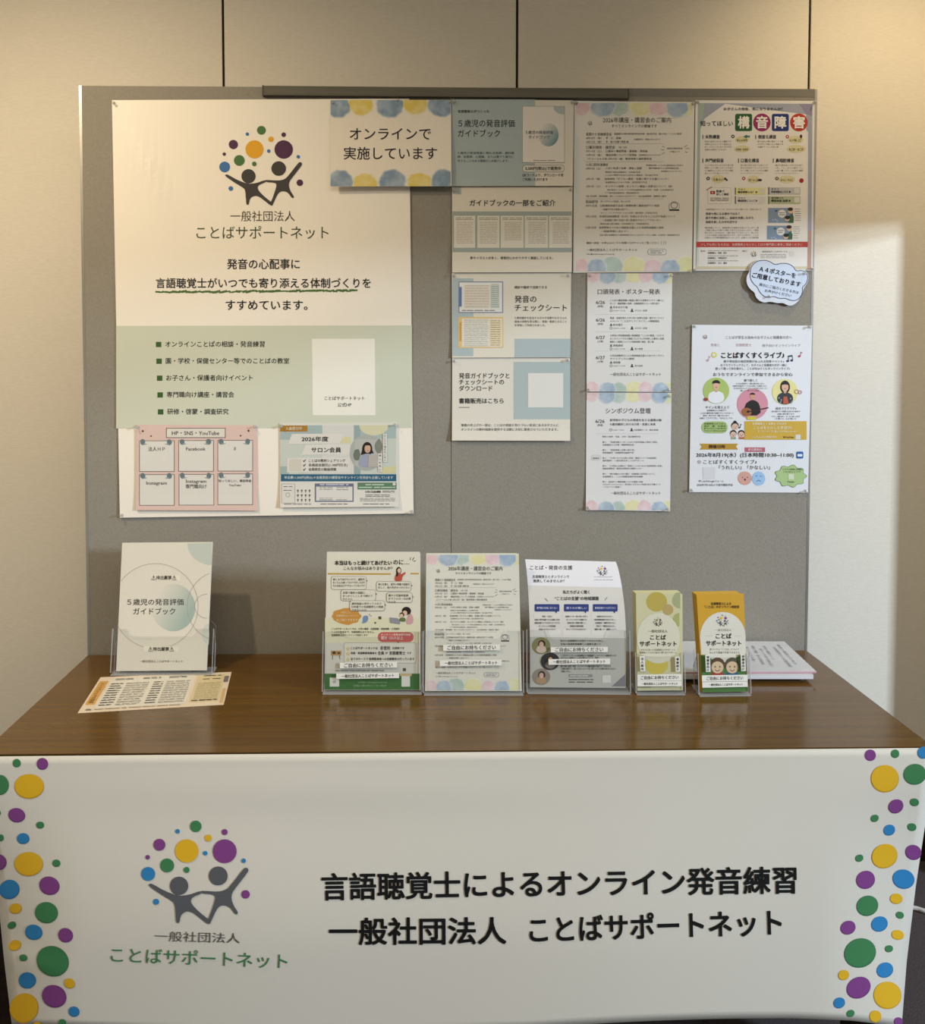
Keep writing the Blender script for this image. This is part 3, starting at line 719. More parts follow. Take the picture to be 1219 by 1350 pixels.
rows = ((356, '6/26', ('ことばの構音障害の検査に関する実態オンライン調べに', 'ないう・構音障害の有無・言語聴覚的エコーの振り返り'), '松永あかり編'),
        (546, '6/26', ('発達・言語学習および小児の言葉を支援・親子オンライン', 'イベント「ことばすくすくライブ」の開催報告'), '鈴木理子'),
        (735, '6/27', ('小学校入学前構音検査の動機教室「ことばの教室」における', 'オンラインでできる構音プログラムを利用した教材と支援', '教員との連携についての保育現場の報告・第１報'), '斉藤真知'),
        (952, '6/27', ('小児言語聴覚士による発音相談支援のためのオンライン', 'ガイドブックの開発'), '原田優'))
for y, d, ls, nm in rows:
    S.text('heading', d, 168, 263, y, INK, h=50)
    S.text('body_text', '(金曜)' if d[-1] == '6' else '(土曜)', 182, 246, y + 43, '55524d', res=1)
    for j, l in enumerate(ls): S.text('body_text', l, 318, 900 if j < len(ls) - 1 else 850 - 60 * (len(ls) > 2) - 270 * (y > 900), y - 20 + j * 34, INK, h=24, res=1)
    yy = y - 20 + len(ls) * 34 + 6
    S.disc('icon', 330, yy - 6, 8, '66645f', 2, n=10); S.disc('icon', 330, yy + 12, 14, '66645f', 2, n=10, a0=180, a1=360); S.text('body_text', nm, 352, 352 + 26 * len(nm), yy, INK, h=26, res=1)
    S.ring('icon', 330, yy + 36, 12, 2, '55534f', 2, n=16); S.text('body_text', '10:00～11:30', 358, 482, yy + 36, '44423e', h=20, res=1)
    S.disc('icon', 556, yy + 26, 9, '2a2927', 2, n=10); S.disc('icon', 556, yy + 50, 16, '2a2927', 2, n=10, a0=180, a1=360); S.text('body_text', 'ポスター会場' if y < 600 else '第３会場', 586, 718 if y < 600 else 670, yy + 36, '44423e', h=22, res=1)
for y in (487, 672, 880): S.rect('body_text', 160, y, 860, y + 2, 'b5b2aa', 2)
S.text('caption', '一般社団法人ことばサポートネット', 318, 868, 1134, '33312e', h=36)
S.done()
S = poster('narrow pastel symposium poster, lowest in the column of pastel posters',
           [(773, 517.8), (884.9, 518), (883.1, 674), (772, 672.4)], 0.002, 'narrow symposium poster',
           [(881.5, 522, 'top right corner'), (774.5, 669.5, 'bottom left corner'), (879.8, 671, 'bottom right corner')], paper='dbd9d6',
           lift=lambda a, b: .004 * max(0, b) ** 6)
S.view(765, 500, 7.3)
xs, cl, k = narrow_border(S, 60, 872, 132, 1262, 140, 31)
pastel_row(S, [(x - 6, r, d) for x, r, d in xs], 1245, 75, (54, 132, 862, 1260), 32)
S.text('heading', 'シンポジウム登壇', 242, 675, 304, INK, h=58)
S.text('heading', '6/26', 145, 231, 403, INK, h=46); S.text('body_text', '(金曜)', 160, 216, 441, '55524d', res=1)
S.text('body_text', '就学前の子どもの発達を支える連携の輪', 283, 780, 393, INK, h=25, bold=.006); S.text('body_text', '５歳児健診における行政・言語と未来', 283, 722, 433, INK, h=25, bold=.006)
S.ring('icon', 291, 487, 11, 2, '55534f', 2, n=16); S.text('body_text', '10:00～12:10', 312, 420, 488, '44423e', h=18, res=1)
S.disc('icon', 492, 479, 8, '2a2927', 2, n=10); S.disc('icon', 492, 500, 14, '2a2927', 2, n=10, a0=180, a1=360); S.text('body_text', '大会議場ホール（第五会場）', 510, 750, 488, '44423e', h=18, res=1)
S.rect('body_text', 145, 522, 750, 524, 'b5b2aa', 2)
for y, x1, t in ((552, 580, '開会の挨拶・司会　川村・渡辺優奈先生'), (605, 740, '第１：「発達支援センターにおける就学相談の現状と実践」'), (631, 515, '言語聴覚士の立場・構音障害協会'), (681, 520, '第２：「保育現場の言葉の困り感」'), (707, 512, '保育園園長・言語聴覚協議会代表'),
                 (758, 730, '第３：「小児における口腔の発達・構音について未来展望」'), (783, 608, '歯科医師・一般社団法人ことばサポート'), (834, 785, '第４：「小学校の立場から「教室のことばのある子指導現場の支援」'), (859, 600, '通級指導教室・教員言語聴覚士相談センター'),
                 (911, 715, '第５：「親子相談から見た健診・言語相談の就学前について」'), (937, 600, '言語聴覚士・ことば相談室健診担当相談'), (987, 600, '第６：自治体での構音相談における連携の未来'), (1012, 770, 'パネルディスカッション・就学前のお子さんの発達を支える輪づくり'), (1037, 395, '～フロアとの質疑～')):
    S.text('body_text', t, 212, x1, y, INK, h=18, res=1)
S.rrect('icon', 105, 730, 195, 778, 20, 'd2d1cd', 2, 'a9a8a3', 2); S.text('icon', '登壇者', 118, 180, 760, INK, h=16, layer=5)
S.text('caption', '一般社団法人ことばサポートネット', 290, 770, 1096, '33312e', h=32)
S.done()

# awareness poster
S = poster('portrait poster at top right with four big coloured character badges and a red bottom bar',
           [(916.6, 132.2), (1073.8, 133), (1070.7, 356.8), (913.5, 357)], 0.003, 'four-badge poster',
           [(918.5, 135, 'top left corner'), (1072.6, 135.5, 'top right corner'), (914.5, 356, 'bottom left corner'), (1069.5, 354.6, 'bottom right corner')], paper='dcd8d2', rough=.3)
S.view(905, 125, 4.739)
S.poly('color_border', [(70, 52), (785, 56), (778, 1085), (755, 1085), (758, 230), (740, 212), (70, 212)], '9a9fae', 1)
S.poly('color_border', [(70, 52), (110, 52), (90, 300), (62, 1085), (55, 1085)], '9fb0a6', 1.4)
S.poly('color_border', [(55, 1072), (778, 1072), (776, 1088), (55, 1090)], 'c9bfa0', 1.6); S.poly('color_border', [(762, 850), (778, 850), (775, 1090), (752, 1090)], 'b58f7c', 1.9)
S.poly('color_border', [(700, 56), (785, 56), (783, 135), (745, 120)], '8b84a0', 1.8)
S.poly('color_border', [(85, 215), (110, 150), (240, 56), (560, 100), (745, 122), (752, 1072), (72, 1072)], 'dedad4', 2)
S.text('heading', 'お子さんの発音、気になりませんか？', 230, 598, 89, INK, 20, .014, layer=4)
S.text('heading', '知ってほしい', 84, 288, 180, '1a1a1a', 36, .012, layer=4)
for k, (cx, ch, c, sq) in enumerate(((355, '構', '1d5a2c', 1), (469, '音', '93205f', 0), (584, '障', '1b2f74', 1), (700, '害', 'b2351f', 0))):
    p = 'character_badge#%d' % k
    if sq: S.rrect(p, cx - 53, 119, cx + 53, 227, 12, c, 3)
    else: S.disc(p, cx, 173, 55, c, 3, ry=56)
    S.text(p, ch, cx - 37, cx + 37, 174, 'ece8e2', 80, .03, layer=5, res=3)
for x, x1, y, t in ((97, 206, 263, '未熟構音'), (427, 558, 263, '側音化構音'), (97, 230, 411, '声門破裂音'), (320, 452, 411, '口蓋化構音'), (537, 670, 411, '鼻咽腔構音')):
    S.rect('section_heading', x, y - 13, x + 6, y + 14, '55534f', 3); S.text('section_heading', t, x + 18, x1, y, INK, 26, .014, layer=4)
for x0, x1, y, n, t in ((112, 278, 292, 4, '発達の途中にみられる構音で年齢が上がるにつれて自然に正しくなることもありますが指導が必要なこともあります'), (442, 602, 292, 3, '息の流れが横に偏ることで音がひずんで聞こえる特徴のある構音で「い」の段の音に多くみられます'),
                      (112, 290, 440, 4, 'のどの奥に力を入れて出す音で母音のように聞こえることがあり口蓋裂などに多くみられる構音の一つです'), (335, 508, 440, 4, '舌の真ん中が上あごに近づいて作られる音でこもったようにひずんで聞こえることがある構音の一つです'), (553, 725, 440, 4, '鼻から息を抜いて作られる音で「き」「し」などの音が「ん」に近く聞こえることがある構音の一つです')):
    m = int((x1 - x0) / 12)
    for j in range(n):
        S.para('body_text', x0, x1 - 30 * (j == n - 1), y + j * 17, 12, t[j * m:] or t, '6a6863', layer=4)
for cx, cy_, rx, ry, t in ((345, 280, 44, 22, 'おしゃかな'), (345, 338, 50, 22, 'さかな・たかな'), (680, 280, 48, 24, 'いちご'), (683, 338, 60, 24, 'ちごが・きごが'), (195, 526, 42, 26, 'てあらい'), (415, 528, 40, 24, 'だっこ'), (625, 528, 52, 24, 'らっこ・りんご')):
    S.disc('word_bubble', cx, cy_, rx, 'd3cba0', 3, ry=ry); S.text('word_bubble', t, cx - rx * .75, cx + rx * .75, cy_ + 4, INK, 17, .012, layer=5)
for x, y, c in ((288, 260, INK), (628, 262, 'a2302a'), (133, 523, INK), (355, 523, 'a2302a'), (563, 523, '44423e')): S.ring('icon', x, y, 8, 3, c, 3, n=18)
S.poly('icon', [(352, 262), (372, 250), (385, 258), (395, 252), (392, 270), (383, 264), (370, 272)], '3f6d70', 4); S.disc('icon', 713, 260, 8, '4a2520', 4, ry=12); S.disc('icon', 716, 536, 14, 'a02a22', 4)
S.disc('icon', 456, 533, 14, '2a2826', 4, ry=7); S.disc('icon', 240, 525, 8, '3a3835', 4); S.disc('icon', 250, 533, 6, '3a3835', 4)
S.rrect('video_note', 132, 582, 275, 680, 6, 'dedad4', 3, 'b5b2ac', 2); S.rrect('video_note', 146, 601, 176, 621, 3, 'a3201e', 5); S.poly('video_note', [(157, 606), (157, 617), (167, 611)], 'ece8e2', 6)
S.text('video_note', '動画で', 184, 235, 603, INK, 17, .014, layer=5); S.text('video_note', '詳しく解説', 184, 262, 622, INK, 16, .014, layer=5); S.greek('video_note', 146, 262, 645, 662, 3, 4, '77746f', 5); S.line('video_note', 122, 595, 158, 575, 5, 'b06a6a', 5)
for x0, y0, x1, y1, c, t, u in ((300, 580, 492, 624, 'dcd79b', 'その１', '構音障害とは？ ▶'), (300, 634, 492, 682, 'd6d3cd', 'その２', '構音障害について ▶'), (508, 578, 710, 624, 'b9b8b6', 'その３', '発音相談はこちら ▶'), (508, 634, 710, 682, 'abb392', '専門職の方', '構音検査 指導 ▶')):
    p = 'link_card#' + t; S.rect(p, x0, y0, x1, y1, c, 3); S.rect(p, x0, y0, x0 + 7, y1, '66635f', 4)
    S.text(p, t, x0 + 20, x0 + 20 + 15 * len(t), y0 + 11, INK, 12, .01, layer=5); S.text(p, u, x0 + 18, x0 + 142, y0 + 28, INK, 15, .014, layer=5)
    S.rect(p, x1 - 38, y0 + 6, x1 - 6, y1 - 8, 'cfccc4', 4)
S.para('body_text', 118, 465, 716, 12, '※構音障害があるとき、まわりの大人の関わり方、言葉の育ちを支えます', '8a8782', layer=4)
for y, x1, t in ((743, 330, '発音の気になる部分ではなく'), (769, 415, '話す内容に注目し、会話を共感しながら'), (795, 315, '会話を楽しむのが大切です')): S.text('body_text', t, 118, x1, y, INK, 17, .012, layer=4)
for j in range(5): S.para('body_text', 112, 448, 831 + j * 15.5, 12, ('構音障害について、言語聴覚士が相談をお受けしています。', 'ご家族の声かけや園での関わり方などをお伝えします。', '気になることがあれば、一緒に考えていきましょう。', 'ことばの発達には個人差があります。あせらず見守り、', '必要なときは専門機関を紹介いたします。')[j], '6a6863', layer=4)
for k, (x, y) in enumerate(((508, 703), (500, 814))):
    p = 'comic_panel#%d' % k
    S.rect(p, x, y + 4, x + 155, y + (97 if k == 0 else 90), '7d93ac', 3); S.disc(p, x + 86, y + 40, 25, 'dcdad6', 4); S.greek(p, x + 68, x + 104, y + 34, y + 46, 2, 5, '8a8d92', 5)
    S.poly(p, [(x + 128, y + 97 - 7 * k), (x + 118, y + 62), (x + 150, y + 38), (x + 160, y + 60), (x + 158, y + 97 - 7 * k)], '3c6348', 5); S.disc(p, x + 140, y + 22, 17, 'd8b89c', 5); S.disc(p, x + 138, y + 12, 16, '3b2520', 6, ry=11)
    S.disc(p, x + 118, y + 72, 16, 'd0b59a', 6); S.disc(p, x + 120, y + 64, 17, '1e2a22', 7, ry=11); S.disc(p, x + 50, y + 22, 8, '33506a', 5, ry=5)
    for q_ in ((x + 30, y + 80), (x + 45, y + 76), (x + 55, y + 84)): S.disc(p, *q_, 5, 'c4ccd4', 5, ry=3)
    S.greek(p, x + 165, x + 205, y + 10, y + 80, 6, 3.5, 'a5a29c', 4)
S.rect('red_bar', 60, 918, 755, 952, 'b23a2e', 3); S.text('red_bar', '少しでも気になる方は、言語聴覚士などのことばの専門家に是非ご相談ください', 86, 722, 936, 'e6cfc6', 17, .006, layer=5)
for y, t in ((988, '言語聴覚士　佐藤　理子'), (1020, '言語聴覚士　中野由記子'), (1051, '言語聴覚士　石川　優美')):
    S.text('caption', t, 130, 250, y, INK, 12, .01, layer=4); S.greek('caption', 132, 320, y - 14, y - 14, 1, 3, '8a8782', 4)
S.text('caption', '（監修）', 84, 118, 976, INK, 12, layer=4); S.text('caption', '（発行）', 345, 378, 976, INK, 12, layer=4)
logo(S, 'logo', 418, 995, .09, None, True, 4); S.para('caption', 462, 628, 980, 12, '一般社団法人ことばサポートネット', INK, layer=4); S.greek('caption', 460, 620, 997, 1018, 3, 3, '8a8782', 4); S.rect('caption', 640, 978, 672, 1008, 'd2cfc8', 4)
S.done()

# cloud-shaped sign
def crop(x0, y0, k, pts): return [(x0 + x / k, y0 + y / k) for x, y in pts]
out = [(150, 230), (165, 130), (260, 45), (390, 20), (500, 55), (565, 100), (680, 70), (800, 85), (880, 140), (905, 200), (1000, 185), (1085, 225), (1108, 320), (1080, 420), (1030, 480), (1010, 560), (970, 640), (920, 720), (830, 772), (750, 755), (690, 720), (600, 730), (490, 700), (400, 722), (310, 690), (250, 620), (240, 555), (170, 510), (110, 420), (105, 300)]
inn = [(165, 225), (180, 140), (265, 55), (390, 32), (490, 60), (560, 115), (680, 82), (795, 97), (870, 150), (900, 215), (1000, 198), (1075, 240), (1095, 320), (1065, 420), (1000, 470), (1010, 540), (975, 630), (900, 690), (800, 680), (730, 645), (640, 655), (540, 615), (430, 640), (350, 590), (300, 520), (285, 470), (220, 420), (165, 330)]
S = Sheet('cloud_sign', 'pale blue cloud-shaped notice hanging from the bottom of the four-badge poster', 'sign', crop(975, 340, 12.19, [(100, 20), (1108, 20), (1108, 772), (100, 772)]),
          bplane(.010), BN, paper='d4d9e2', outline=crop(975, 340, 12.19, chaikin(out, 2)), rough=.35)
S.view(975, 340, 12.19)
ci = chaikin(inn, 2)
for i in range(len(ci)): S.line('outline', *ci[i], *ci[(i + 1) % len(ci)], 11, '39414f', 2)
S.poly('cloud_print', ci, 'c9d4e6', 1)
S.text('heading', 'Ａ４ポスターを', 310, 905, 232, '16181e', 92, .02, ang=11)
S.text('heading', 'ご用意しております', 190, 985, 350, '16181e', 92, .02, ang=11.5)
S.text('body_text', '展示にご協力くださる方は', 305, 952, 492, '2a2d35', 52, .004, ang=12)
S.text('body_text', 'お声がけください', 398, 830, 566, '2a2d35', 52, .004, ang=11)
PINS.append((1059, 361, .010, S, 'upper right lobe of the cloud-shaped notice')); PINS.append((1013.5, 390.8, .010, S, 'lower edge of the cloud-shaped notice'))
S.done()

# live event poster
S = poster('portrait white event poster at lower right with three round photos and a yellow box',
           [(912.2, 428.2), (1070.3, 429.3), (1064.8, 649.6), (908.3, 648.8)], 0.0035, 'white event poster',
           [(914.5, 430.5, 'top left corner'), (1066, 431, 'top right corner'), (911, 646, 'bottom left corner'), (1061.5, 647, 'bottom right corner')], paper='dfe0e2', rough=.4,
           lift=lambda a, b: .004 * math.sin(max(0, min(1, a)) * math.pi) * (1 - abs(2 * b - 1)))
S.view(900, 420, 5.4)
def person_pic(S, p, cx, cy_, R, bg, shirt, hair, longh, layer=3):
    S.disc(p, cx, cy_, R, bg, layer)
    S.poly(p, chaikin([(cx - R * .62, cy_ + R * .75), (cx - R * .6, cy_ + R * .25), (cx - R * .2, cy_ + R * .02), (cx + R * .2, cy_ + R * .02), (cx + R * .6, cy_ + R * .25), (cx + R * .62, cy_ + R * .75), (cx + R * .2, cy_ + R * .97), (cx - R * .2, cy_ + R * .97)], 1), shirt, layer + 1)
    if longh: S.disc(p, cx, cy_ - R * .38, R * .38, hair, layer + 1.5, ry=R * .5)
    S.rect(p, cx - R * .1, cy_ - R * .15, cx + R * .1, cy_ + R * .1, 'c99c80', layer + 1.7)
    S.disc(p, cx, cy_ - R * .38, R * .26, 'd8ae92', layer + 2, ry=R * .36); S.disc(p, cx, cy_ - R * .58, R * .30, hair, layer + 3, ry=R * .24, a0=170, a1=370)
    S.disc(p, cx, cy_ - R * .26, R * .09, 'b0605a', layer + 3, ry=R * .03, n=10)
logo(S, 'logo', 158, 130, .08, None, True)
S.text('heading', 'ことばが芽生え始めのお子さんと保護者の方へ', 305, 775, 134, '4a4a4e', 24)
S.text('heading', '言語聴覚士', 375, 488, 188, 'b08c92', 22); S.text('heading', '音楽と', 198, 262, 188, 'b08c92', 22); S.text('heading', '親子向けオンラインライブ', 565, 835, 192, '8a8488', 22)
S.text('heading', 'ことばすくすくライブ♪', 272, 722, 262, '17161a', 46, .032)
for j, (x0, x1, y, t) in enumerate(((290, 720, 305, '親子参加型の毎回笑顔があふれる知育イベント♪'), (268, 740, 331, 'おうちでリラックスして、お子さんと保護者の方が一緒に'), (232, 760, 356, '歌って踊って体を動かし、ことばをはぐくむオンラインライブ♪'))): S.text('body_text', t, x0, x1, y, '46464a', 20, .004)
S.text('heading', 'おうちでオンラインで参加できるから安心', 215, 780, 398, '222226', 27, .008)
def note(p, x, y, k, c):
    S.disc(p, x, y, 10 * k, c, 3, ry=8 * k, rot=-20, n=14); S.line(p, x + 8 * k, y, x + 10 * k, y - 32 * k, 4 * k, c); S.line(p, x + 9 * k, y - 30 * k, x + 20 * k, y - 22 * k, 6 * k, c)
note('music_note#1', 175, 298, 1, 'bf9aa4'); note('music_note#2', 828, 268, 1, '9a4460'); S.disc('music_note#3', 222, 258, 20, 'd3cc6a', 3); S.disc('music_note#3', 220, 258, 9, 'dfe0e2', 4)
S.disc('music_note#4', 745, 302, 10, '1d3a55', 3, ry=8, n=14); S.disc('music_note#4', 774, 298, 10, '1d3a55', 3, ry=8, n=14); S.line('music_note#4', 752, 302, 748, 266, 5, '1d3a55'); S.line('music_note#4', 781, 298, 777, 262, 5, '1d3a55'); S.line('music_note#4', 746, 270, 779, 264, 11, '1d3a55')
person_pic(S, 'round_photo#1', 236, 513, 93, 'a9bf6a', 'e3e4e8', '2a2220', False)
S.disc('round_photo#2', 495, 608, 110, 'cf8f9c', 3); person_pic_col = '2a2321'
S.poly('round_photo#2', chaikin([(432, 690), (440, 610), (480, 580), (510, 580), (545, 605), (555, 690)], 1), '241f1f', 4); S.disc('round_photo#2', 494, 554, 17, 'c89a7e', 5, ry=22); S.disc('round_photo#2', 494, 541, 19, '241d1b', 6, ry=13, a0=175, a1=365)
S.blob('round_photo#2', 452, 664, 36, 30, '9a6238', 6, .04); S.disc('round_photo#2', 462, 662, 9, '2a1a12', 7, n=14); S.line('round_photo#2', 470, 662, 608, 634, 8, '3a2318', 7)
S.rect('round_photo#2', 455, 696, 520, 720, 'cdbf3a', 6)
person_pic(S, 'round_photo#3', 726, 522, 92, 'e0d894', '34383e', '2a1e1c', True)
S.poly('round_photo#3', [(715, 555), (740, 555), (752, 605), (712, 608)], 'b8583a', 5.5)
for x, y in ((678, 560), (694, 575), (690, 590), (760, 565), (772, 585), (765, 596)): S.rect('round_photo#3', x, y, x + 9, y + 9, '9aa0a6', 5.5)
S.ring('icon', 808, 520, 14, 2.5, 'b5827c', 6, n=20); S.ring('icon', 832, 524, 11, 2.5, 'b5827c', 6, n=20); S.disc('icon', 162, 575, 16, '9a4038', 6, ry=12)
for x0, x1, y, t, h in ((435, 528, 440, '歌で楽しく', 20), (378, 580, 463, '小さな手遊びと一緒に歌を唄ったり、', 13), (355, 600, 480, '対話や手遊びツーリズムを使って共感したり、', 13), (360, 600, 497, '小さなお子さんとともにふれ合うステージ。', 13), (410, 540, 513, '優しく、癒やされる音楽', 13),
                        (160, 328, 632, 'サインを覚えよう', 22), (170, 308, 654, '言語聴覚士と手遊びで', 13), (122, 360, 673, 'ことばの獲得を促す身振りサインのサポート', 13), (145, 332, 691, '動作、声かけを一緒に行います。', 13), (120, 355, 709, '内容は『ごちそうさま』『おはよう』です。', 13),
                        (660, 806, 640, '絵本でワクワク♪', 20), (632, 836, 661, '読み聞かせで想像力が広がる絵本で', 13), (672, 792, 679, '言葉の芽を育てます', 13), (632, 834, 697, 'やさしく触れ合い、ゆったり楽しみます', 13), (652, 806, 713, '一人で聞くのも、みんなで聞くのも', 13)):
    S.text('body_text', t, x0, x1, y, '3a3a3e', h, .004, res=1)
S.rrect('green_pill', 132, 732, 318, 816, 40, 'a3bb74', 3)
for j, t in enumerate(('言語聴覚士がふれて', '遊び・歌・お絵本', '家でもできることばの育て方', 'アドバイスがもらえます')): S.text('green_pill', t, 150, 305, 748 + j * 17, '3c4a2c', 13, .004, layer=5, res=1)
for cx, cy_, r_ in ((370, 770, 27), (358, 825, 24), (415, 825, 24)):
    p = 'family_drawing'; S.disc(p, cx, cy_ - 8, r_, '2c1d1a', 3); S.disc(p, cx, cy_, r_ * .86, 'd9b7a2', 4); S.disc(p, cx, cy_ + 10, 6, 'a2443c', 5, ry=3, n=10)
    S.disc(p, cx - 8, cy_ - 1, 2.5, '2a2220', 5, n=8); S.disc(p, cx + 8, cy_ - 1, 2.5, '2a2220', 5, n=8)
S.disc('family_drawing', 370, 738, 12, '2c1d1a', 3); S.poly('family_drawing', [(340, 858), (343, 842), (375, 842), (378, 858)], '8fa088', 3.4); S.poly('family_drawing', [(396, 858), (400, 842), (432, 842), (438, 858)], 'b3663c', 3.4); note('family_drawing', 402, 775, .8, '3c4a55')
S.rect('yellow_box', 438, 730, 880, 862, 'c9a43c', 3)
for x0, x1, y, t, h in ((492, 735, 749, '言語聴覚士 × 保育士 がお送り', 19), (500, 775, 777, 'ことばをたのしむ手遊び♪', 22), (530, 818, 803, 'すくすくライブの楽しさお手伝いムービー', 16), (488, 665, 843, 'YouTubeは公開配信中', 16)): S.text('yellow_box', t, x0, x1, y, 'efe6c8', h, .01, layer=5)
S.text('yellow_box', '▶YouTube', 715, 788, 844, '3a2a20', 15, .016, layer=5); S.rect('yellow_box', 800, 826, 836, 860, 'd6d3ca', 5)
S.poly('gold_ribbon', [(118, 890), (392, 890), (378, 911), (392, 932), (118, 932), (135, 911)], 'b98f35', 3); S.text('gold_ribbon', '開催日時', 185, 300, 911, '33260f', 27, .012, layer=5)
S.rect('pink_tag', 440, 917, 584, 949, 'b5606c', 3); S.text('pink_tag', '参加費無料', 462, 562, 933, 'ecd6d8', 20, .008, layer=5)
S.text('date_line', '2026年8月19(水）(日本時間10:30~11:00)', 94, 788, 971, '1c1b20', 34, .012)
S.rrect('blue_icon', 806, 946, 856, 996, 10, '2f5f9e', 3); S.rrect('blue_icon', 814, 964, 848, 982, 6, 'dfe6ee', 5)
S.disc('date_line', 116, 1020, 13, 'b5a9ae', 3); S.text('date_line', 'ことばすくすくライブ♪', 145, 525, 1021, '2a292d', 32, .006); S.text('date_line', '『うれしい』『かなしい』', 255, 620, 1060, '2a292d', 32, .004)
S.rect('code_label', 142, 1058, 228, 1140, 'd3d3d4', 3); S.text('body_text', '申し込みGoogleフォーム', 112, 290, 1157, '3a3a3e', 17, .004); S.text('body_text', '2026年7月15日より受付開始予定', 98, 355, 1184, '3a3a3e', 18, .006)
S.blob('happy_face', 440, 1136, 50, 48, 'cf9f90', 3, .03); S.blob('sad_face', 538, 1138, 46, 50, '9cbfe0', 3, .03)
for x in (424, 458): S.disc('happy_face', x, 1130, 4, '3a2a26', 4, n=10)
S.disc('happy_face', 441, 1146, 6, '3a2a26', 4, ry=8, n=12); S.line('sad_face', 514, 1122, 528, 1118, 4, '4a6f96', 4); S.line('sad_face', 546, 1120, 560, 1124, 4, '4a6f96', 4); S.ring('sad_face', 538, 1165, 14, 2.5, '4a6f96', 4, 200, 340, 16)
cpts = [(765 + (104 + 9 * math.cos(9 * a)) * math.cos(a), 1121 + (72 + 7 * math.cos(9 * a)) * math.sin(a)) for a in [2 * math.pi * k / 90 for k in range(90)]]
S.poly('green_cloud', [(765 + (x - 765) * 1.03, 1121 + (y - 1121) * 1.04) for x, y in cpts], '3f5a34', 3); S.poly('green_cloud', cpts, 'a9c284', 4)
S.text('green_cloud', 'どうぞお気軽に詳細は', 708, 850, 1073, '3c4a2c', 14, .004, layer=6, res=1); S.text('green_cloud', 'こちらからどうぞ！', 712, 838, 1091, '3c4a2c', 14, .004, layer=6, res=1); S.rect('green_cloud', 750, 1106, 788, 1146, 'cfd6bd', 6); S.text('green_cloud', 'Peatix', 745, 792, 1161, '2c3a20', 16, .01, layer=6, res=1)
S.done()

# social links sheet and membership sheet, pinned over the logo poster
S = poster('pink sheet of six link cards pinned at the bottom left of the tall logo poster',
           [(180, 560), (338.2, 560.5), (339.8, 673.3), (179, 672.6)], 0.008, 'pink six-card sheet',
           [(182, 562.8, 'top left corner'), (336.2, 562.3, 'top right corner')], paper='d8bcb1', lift=curl_bottom(.004))
S.view(170, 550, 6.772)
S.frame('title_card', 332, 96, 862, 184, 5, '5a5048', 3); S.rect('title_card', 337, 101, 857, 179, 'd9d3c6', 2)
S.text('title_card', 'HP・SNS・YouTube', 384, 806, 141, '2f2c2c', 48, .004, layer=4)
for x, y, r_ in ((124, 124, 9), (197, 168, 7), (1068, 121, 9), (996, 165, 7)): S.disc('dots', x, y, r_, '3a3028', 2, n=12)
S.parts['corner_dots'] = S.parts.pop('dots')
for k, (x0, y0, ls) in enumerate(((92, 212, ['法人ＨＰ']), (442, 210, ['Facebook']), (791, 208, ['X']), (92, 514, ['Instagram']), (445, 512, ['Instagram', '専門職向け']), (791, 508, ['知ってほしい、構音障害', 'YouTube']))):
    p = 'link_card#%d' % k; x1, y1 = x0 + 315, y0 + 275
    S.rect(p, x0, y0 - 4, x1, y1, '5a5048', 2); S.rect(p, x0 + 5, y0 + 1, x1 - 5, y1 - 5, 'd9d5cb', 3)
    for x, e in ((x0 + 32, 1), (x1 - 46, -1)):
        S.blob(p, x, y0 + 10, 22, 26, '66777c', 4, .12, 16); S.poly(p, [(x, y0 + 22), (x + 45 * e, y0 + 26), (x + 10 * e, y0 + 36)], '8a9698', 5)
    for j, l in enumerate(ls):
        wd = {'法人ＨＰ': 148, 'Facebook': 172, 'X': 20, 'Instagram': 182, '専門職向け': 188, '知ってほしい、構音障害': 292, 'YouTube': 108}[l]
        S.text(p, l, x0 + 155 - wd / 2, x0 + 155 + wd / 2, y0 + (72 if k < 4 or k == 4 else 60) - (14 if k == 4 else 0) + j * (48 if k == 4 else 38), '3a3838', {5: 26}.get(k, 42), .002, layer=5)
S.done()

S = poster('landscape membership flyer with a round photo of a woman, pinned over the tall logo poster',
           [(368.8, 558), (522.9, 557.3), (525.6, 668), (369.2, 669.2)], 0.008, 'membership flyer',
           [(371.5, 561, 'top left corner'), (520.8, 560, 'top right corner')], paper='d9d5cb', lift=lambda a, b: .006 * max(0, b) ** 6)
S.view(360, 550, 6.251)
S.rect('color_blocks', 58, 66, 1012, 470, 'c3c9bd', 1)
for a in ((58, 120, 405, 185, 'a3b2ae'), (405, 66, 665, 470, 'd0cfc6'), (665, 66, 720, 470, '93a5a2'), (720, 66, 1012, 175, 'a3b5b0'), (58, 405, 130, 470, '9cb0a8'), (270, 66, 405, 120, '9fb2ae')): S.rect('color_blocks', *a, 1.5)
S.disc('color_blocks', 830, 66, 120, 'd0cca8', 2, ry=85, a0=0, a1=180); S.poly('color_blocks', [(550, 215), (580, 160), (640, 165), (640, 215)], 'd2cc9c', 2); S.poly('color_blocks', [(890, 440), (910, 410), (1010, 400), (1010, 460), (890, 462)], 'cfc89a', 2)
S.rect('gold_tag', 58, 68, 282, 118, 'a5782a', 3); S.text('gold_tag', '入会受付中', 102, 238, 93, 'e9dcc0', 28, .012, layer=5)
S.poly('title_plate', [(155, 138), (580, 136), (550, 215), (122, 222)], 'd8d4ca', 3); S.poly('title_plate', [(265, 228), (640, 224), (628, 305), (228, 312)], 'd8d4ca', 3); S.rect('title_plate', 115, 335, 632, 455, 'd8d4ca', 2.5)
S.text('title_plate', '2026年度', 235, 455, 180, INK, 44, .014, layer=5); S.text('title_plate', 'サロン会員', 315, 560, 270, INK, 46, .014, layer=5)
S.rect('title_plate', 135, 345, 232, 445, 'cdc7b8', 4)
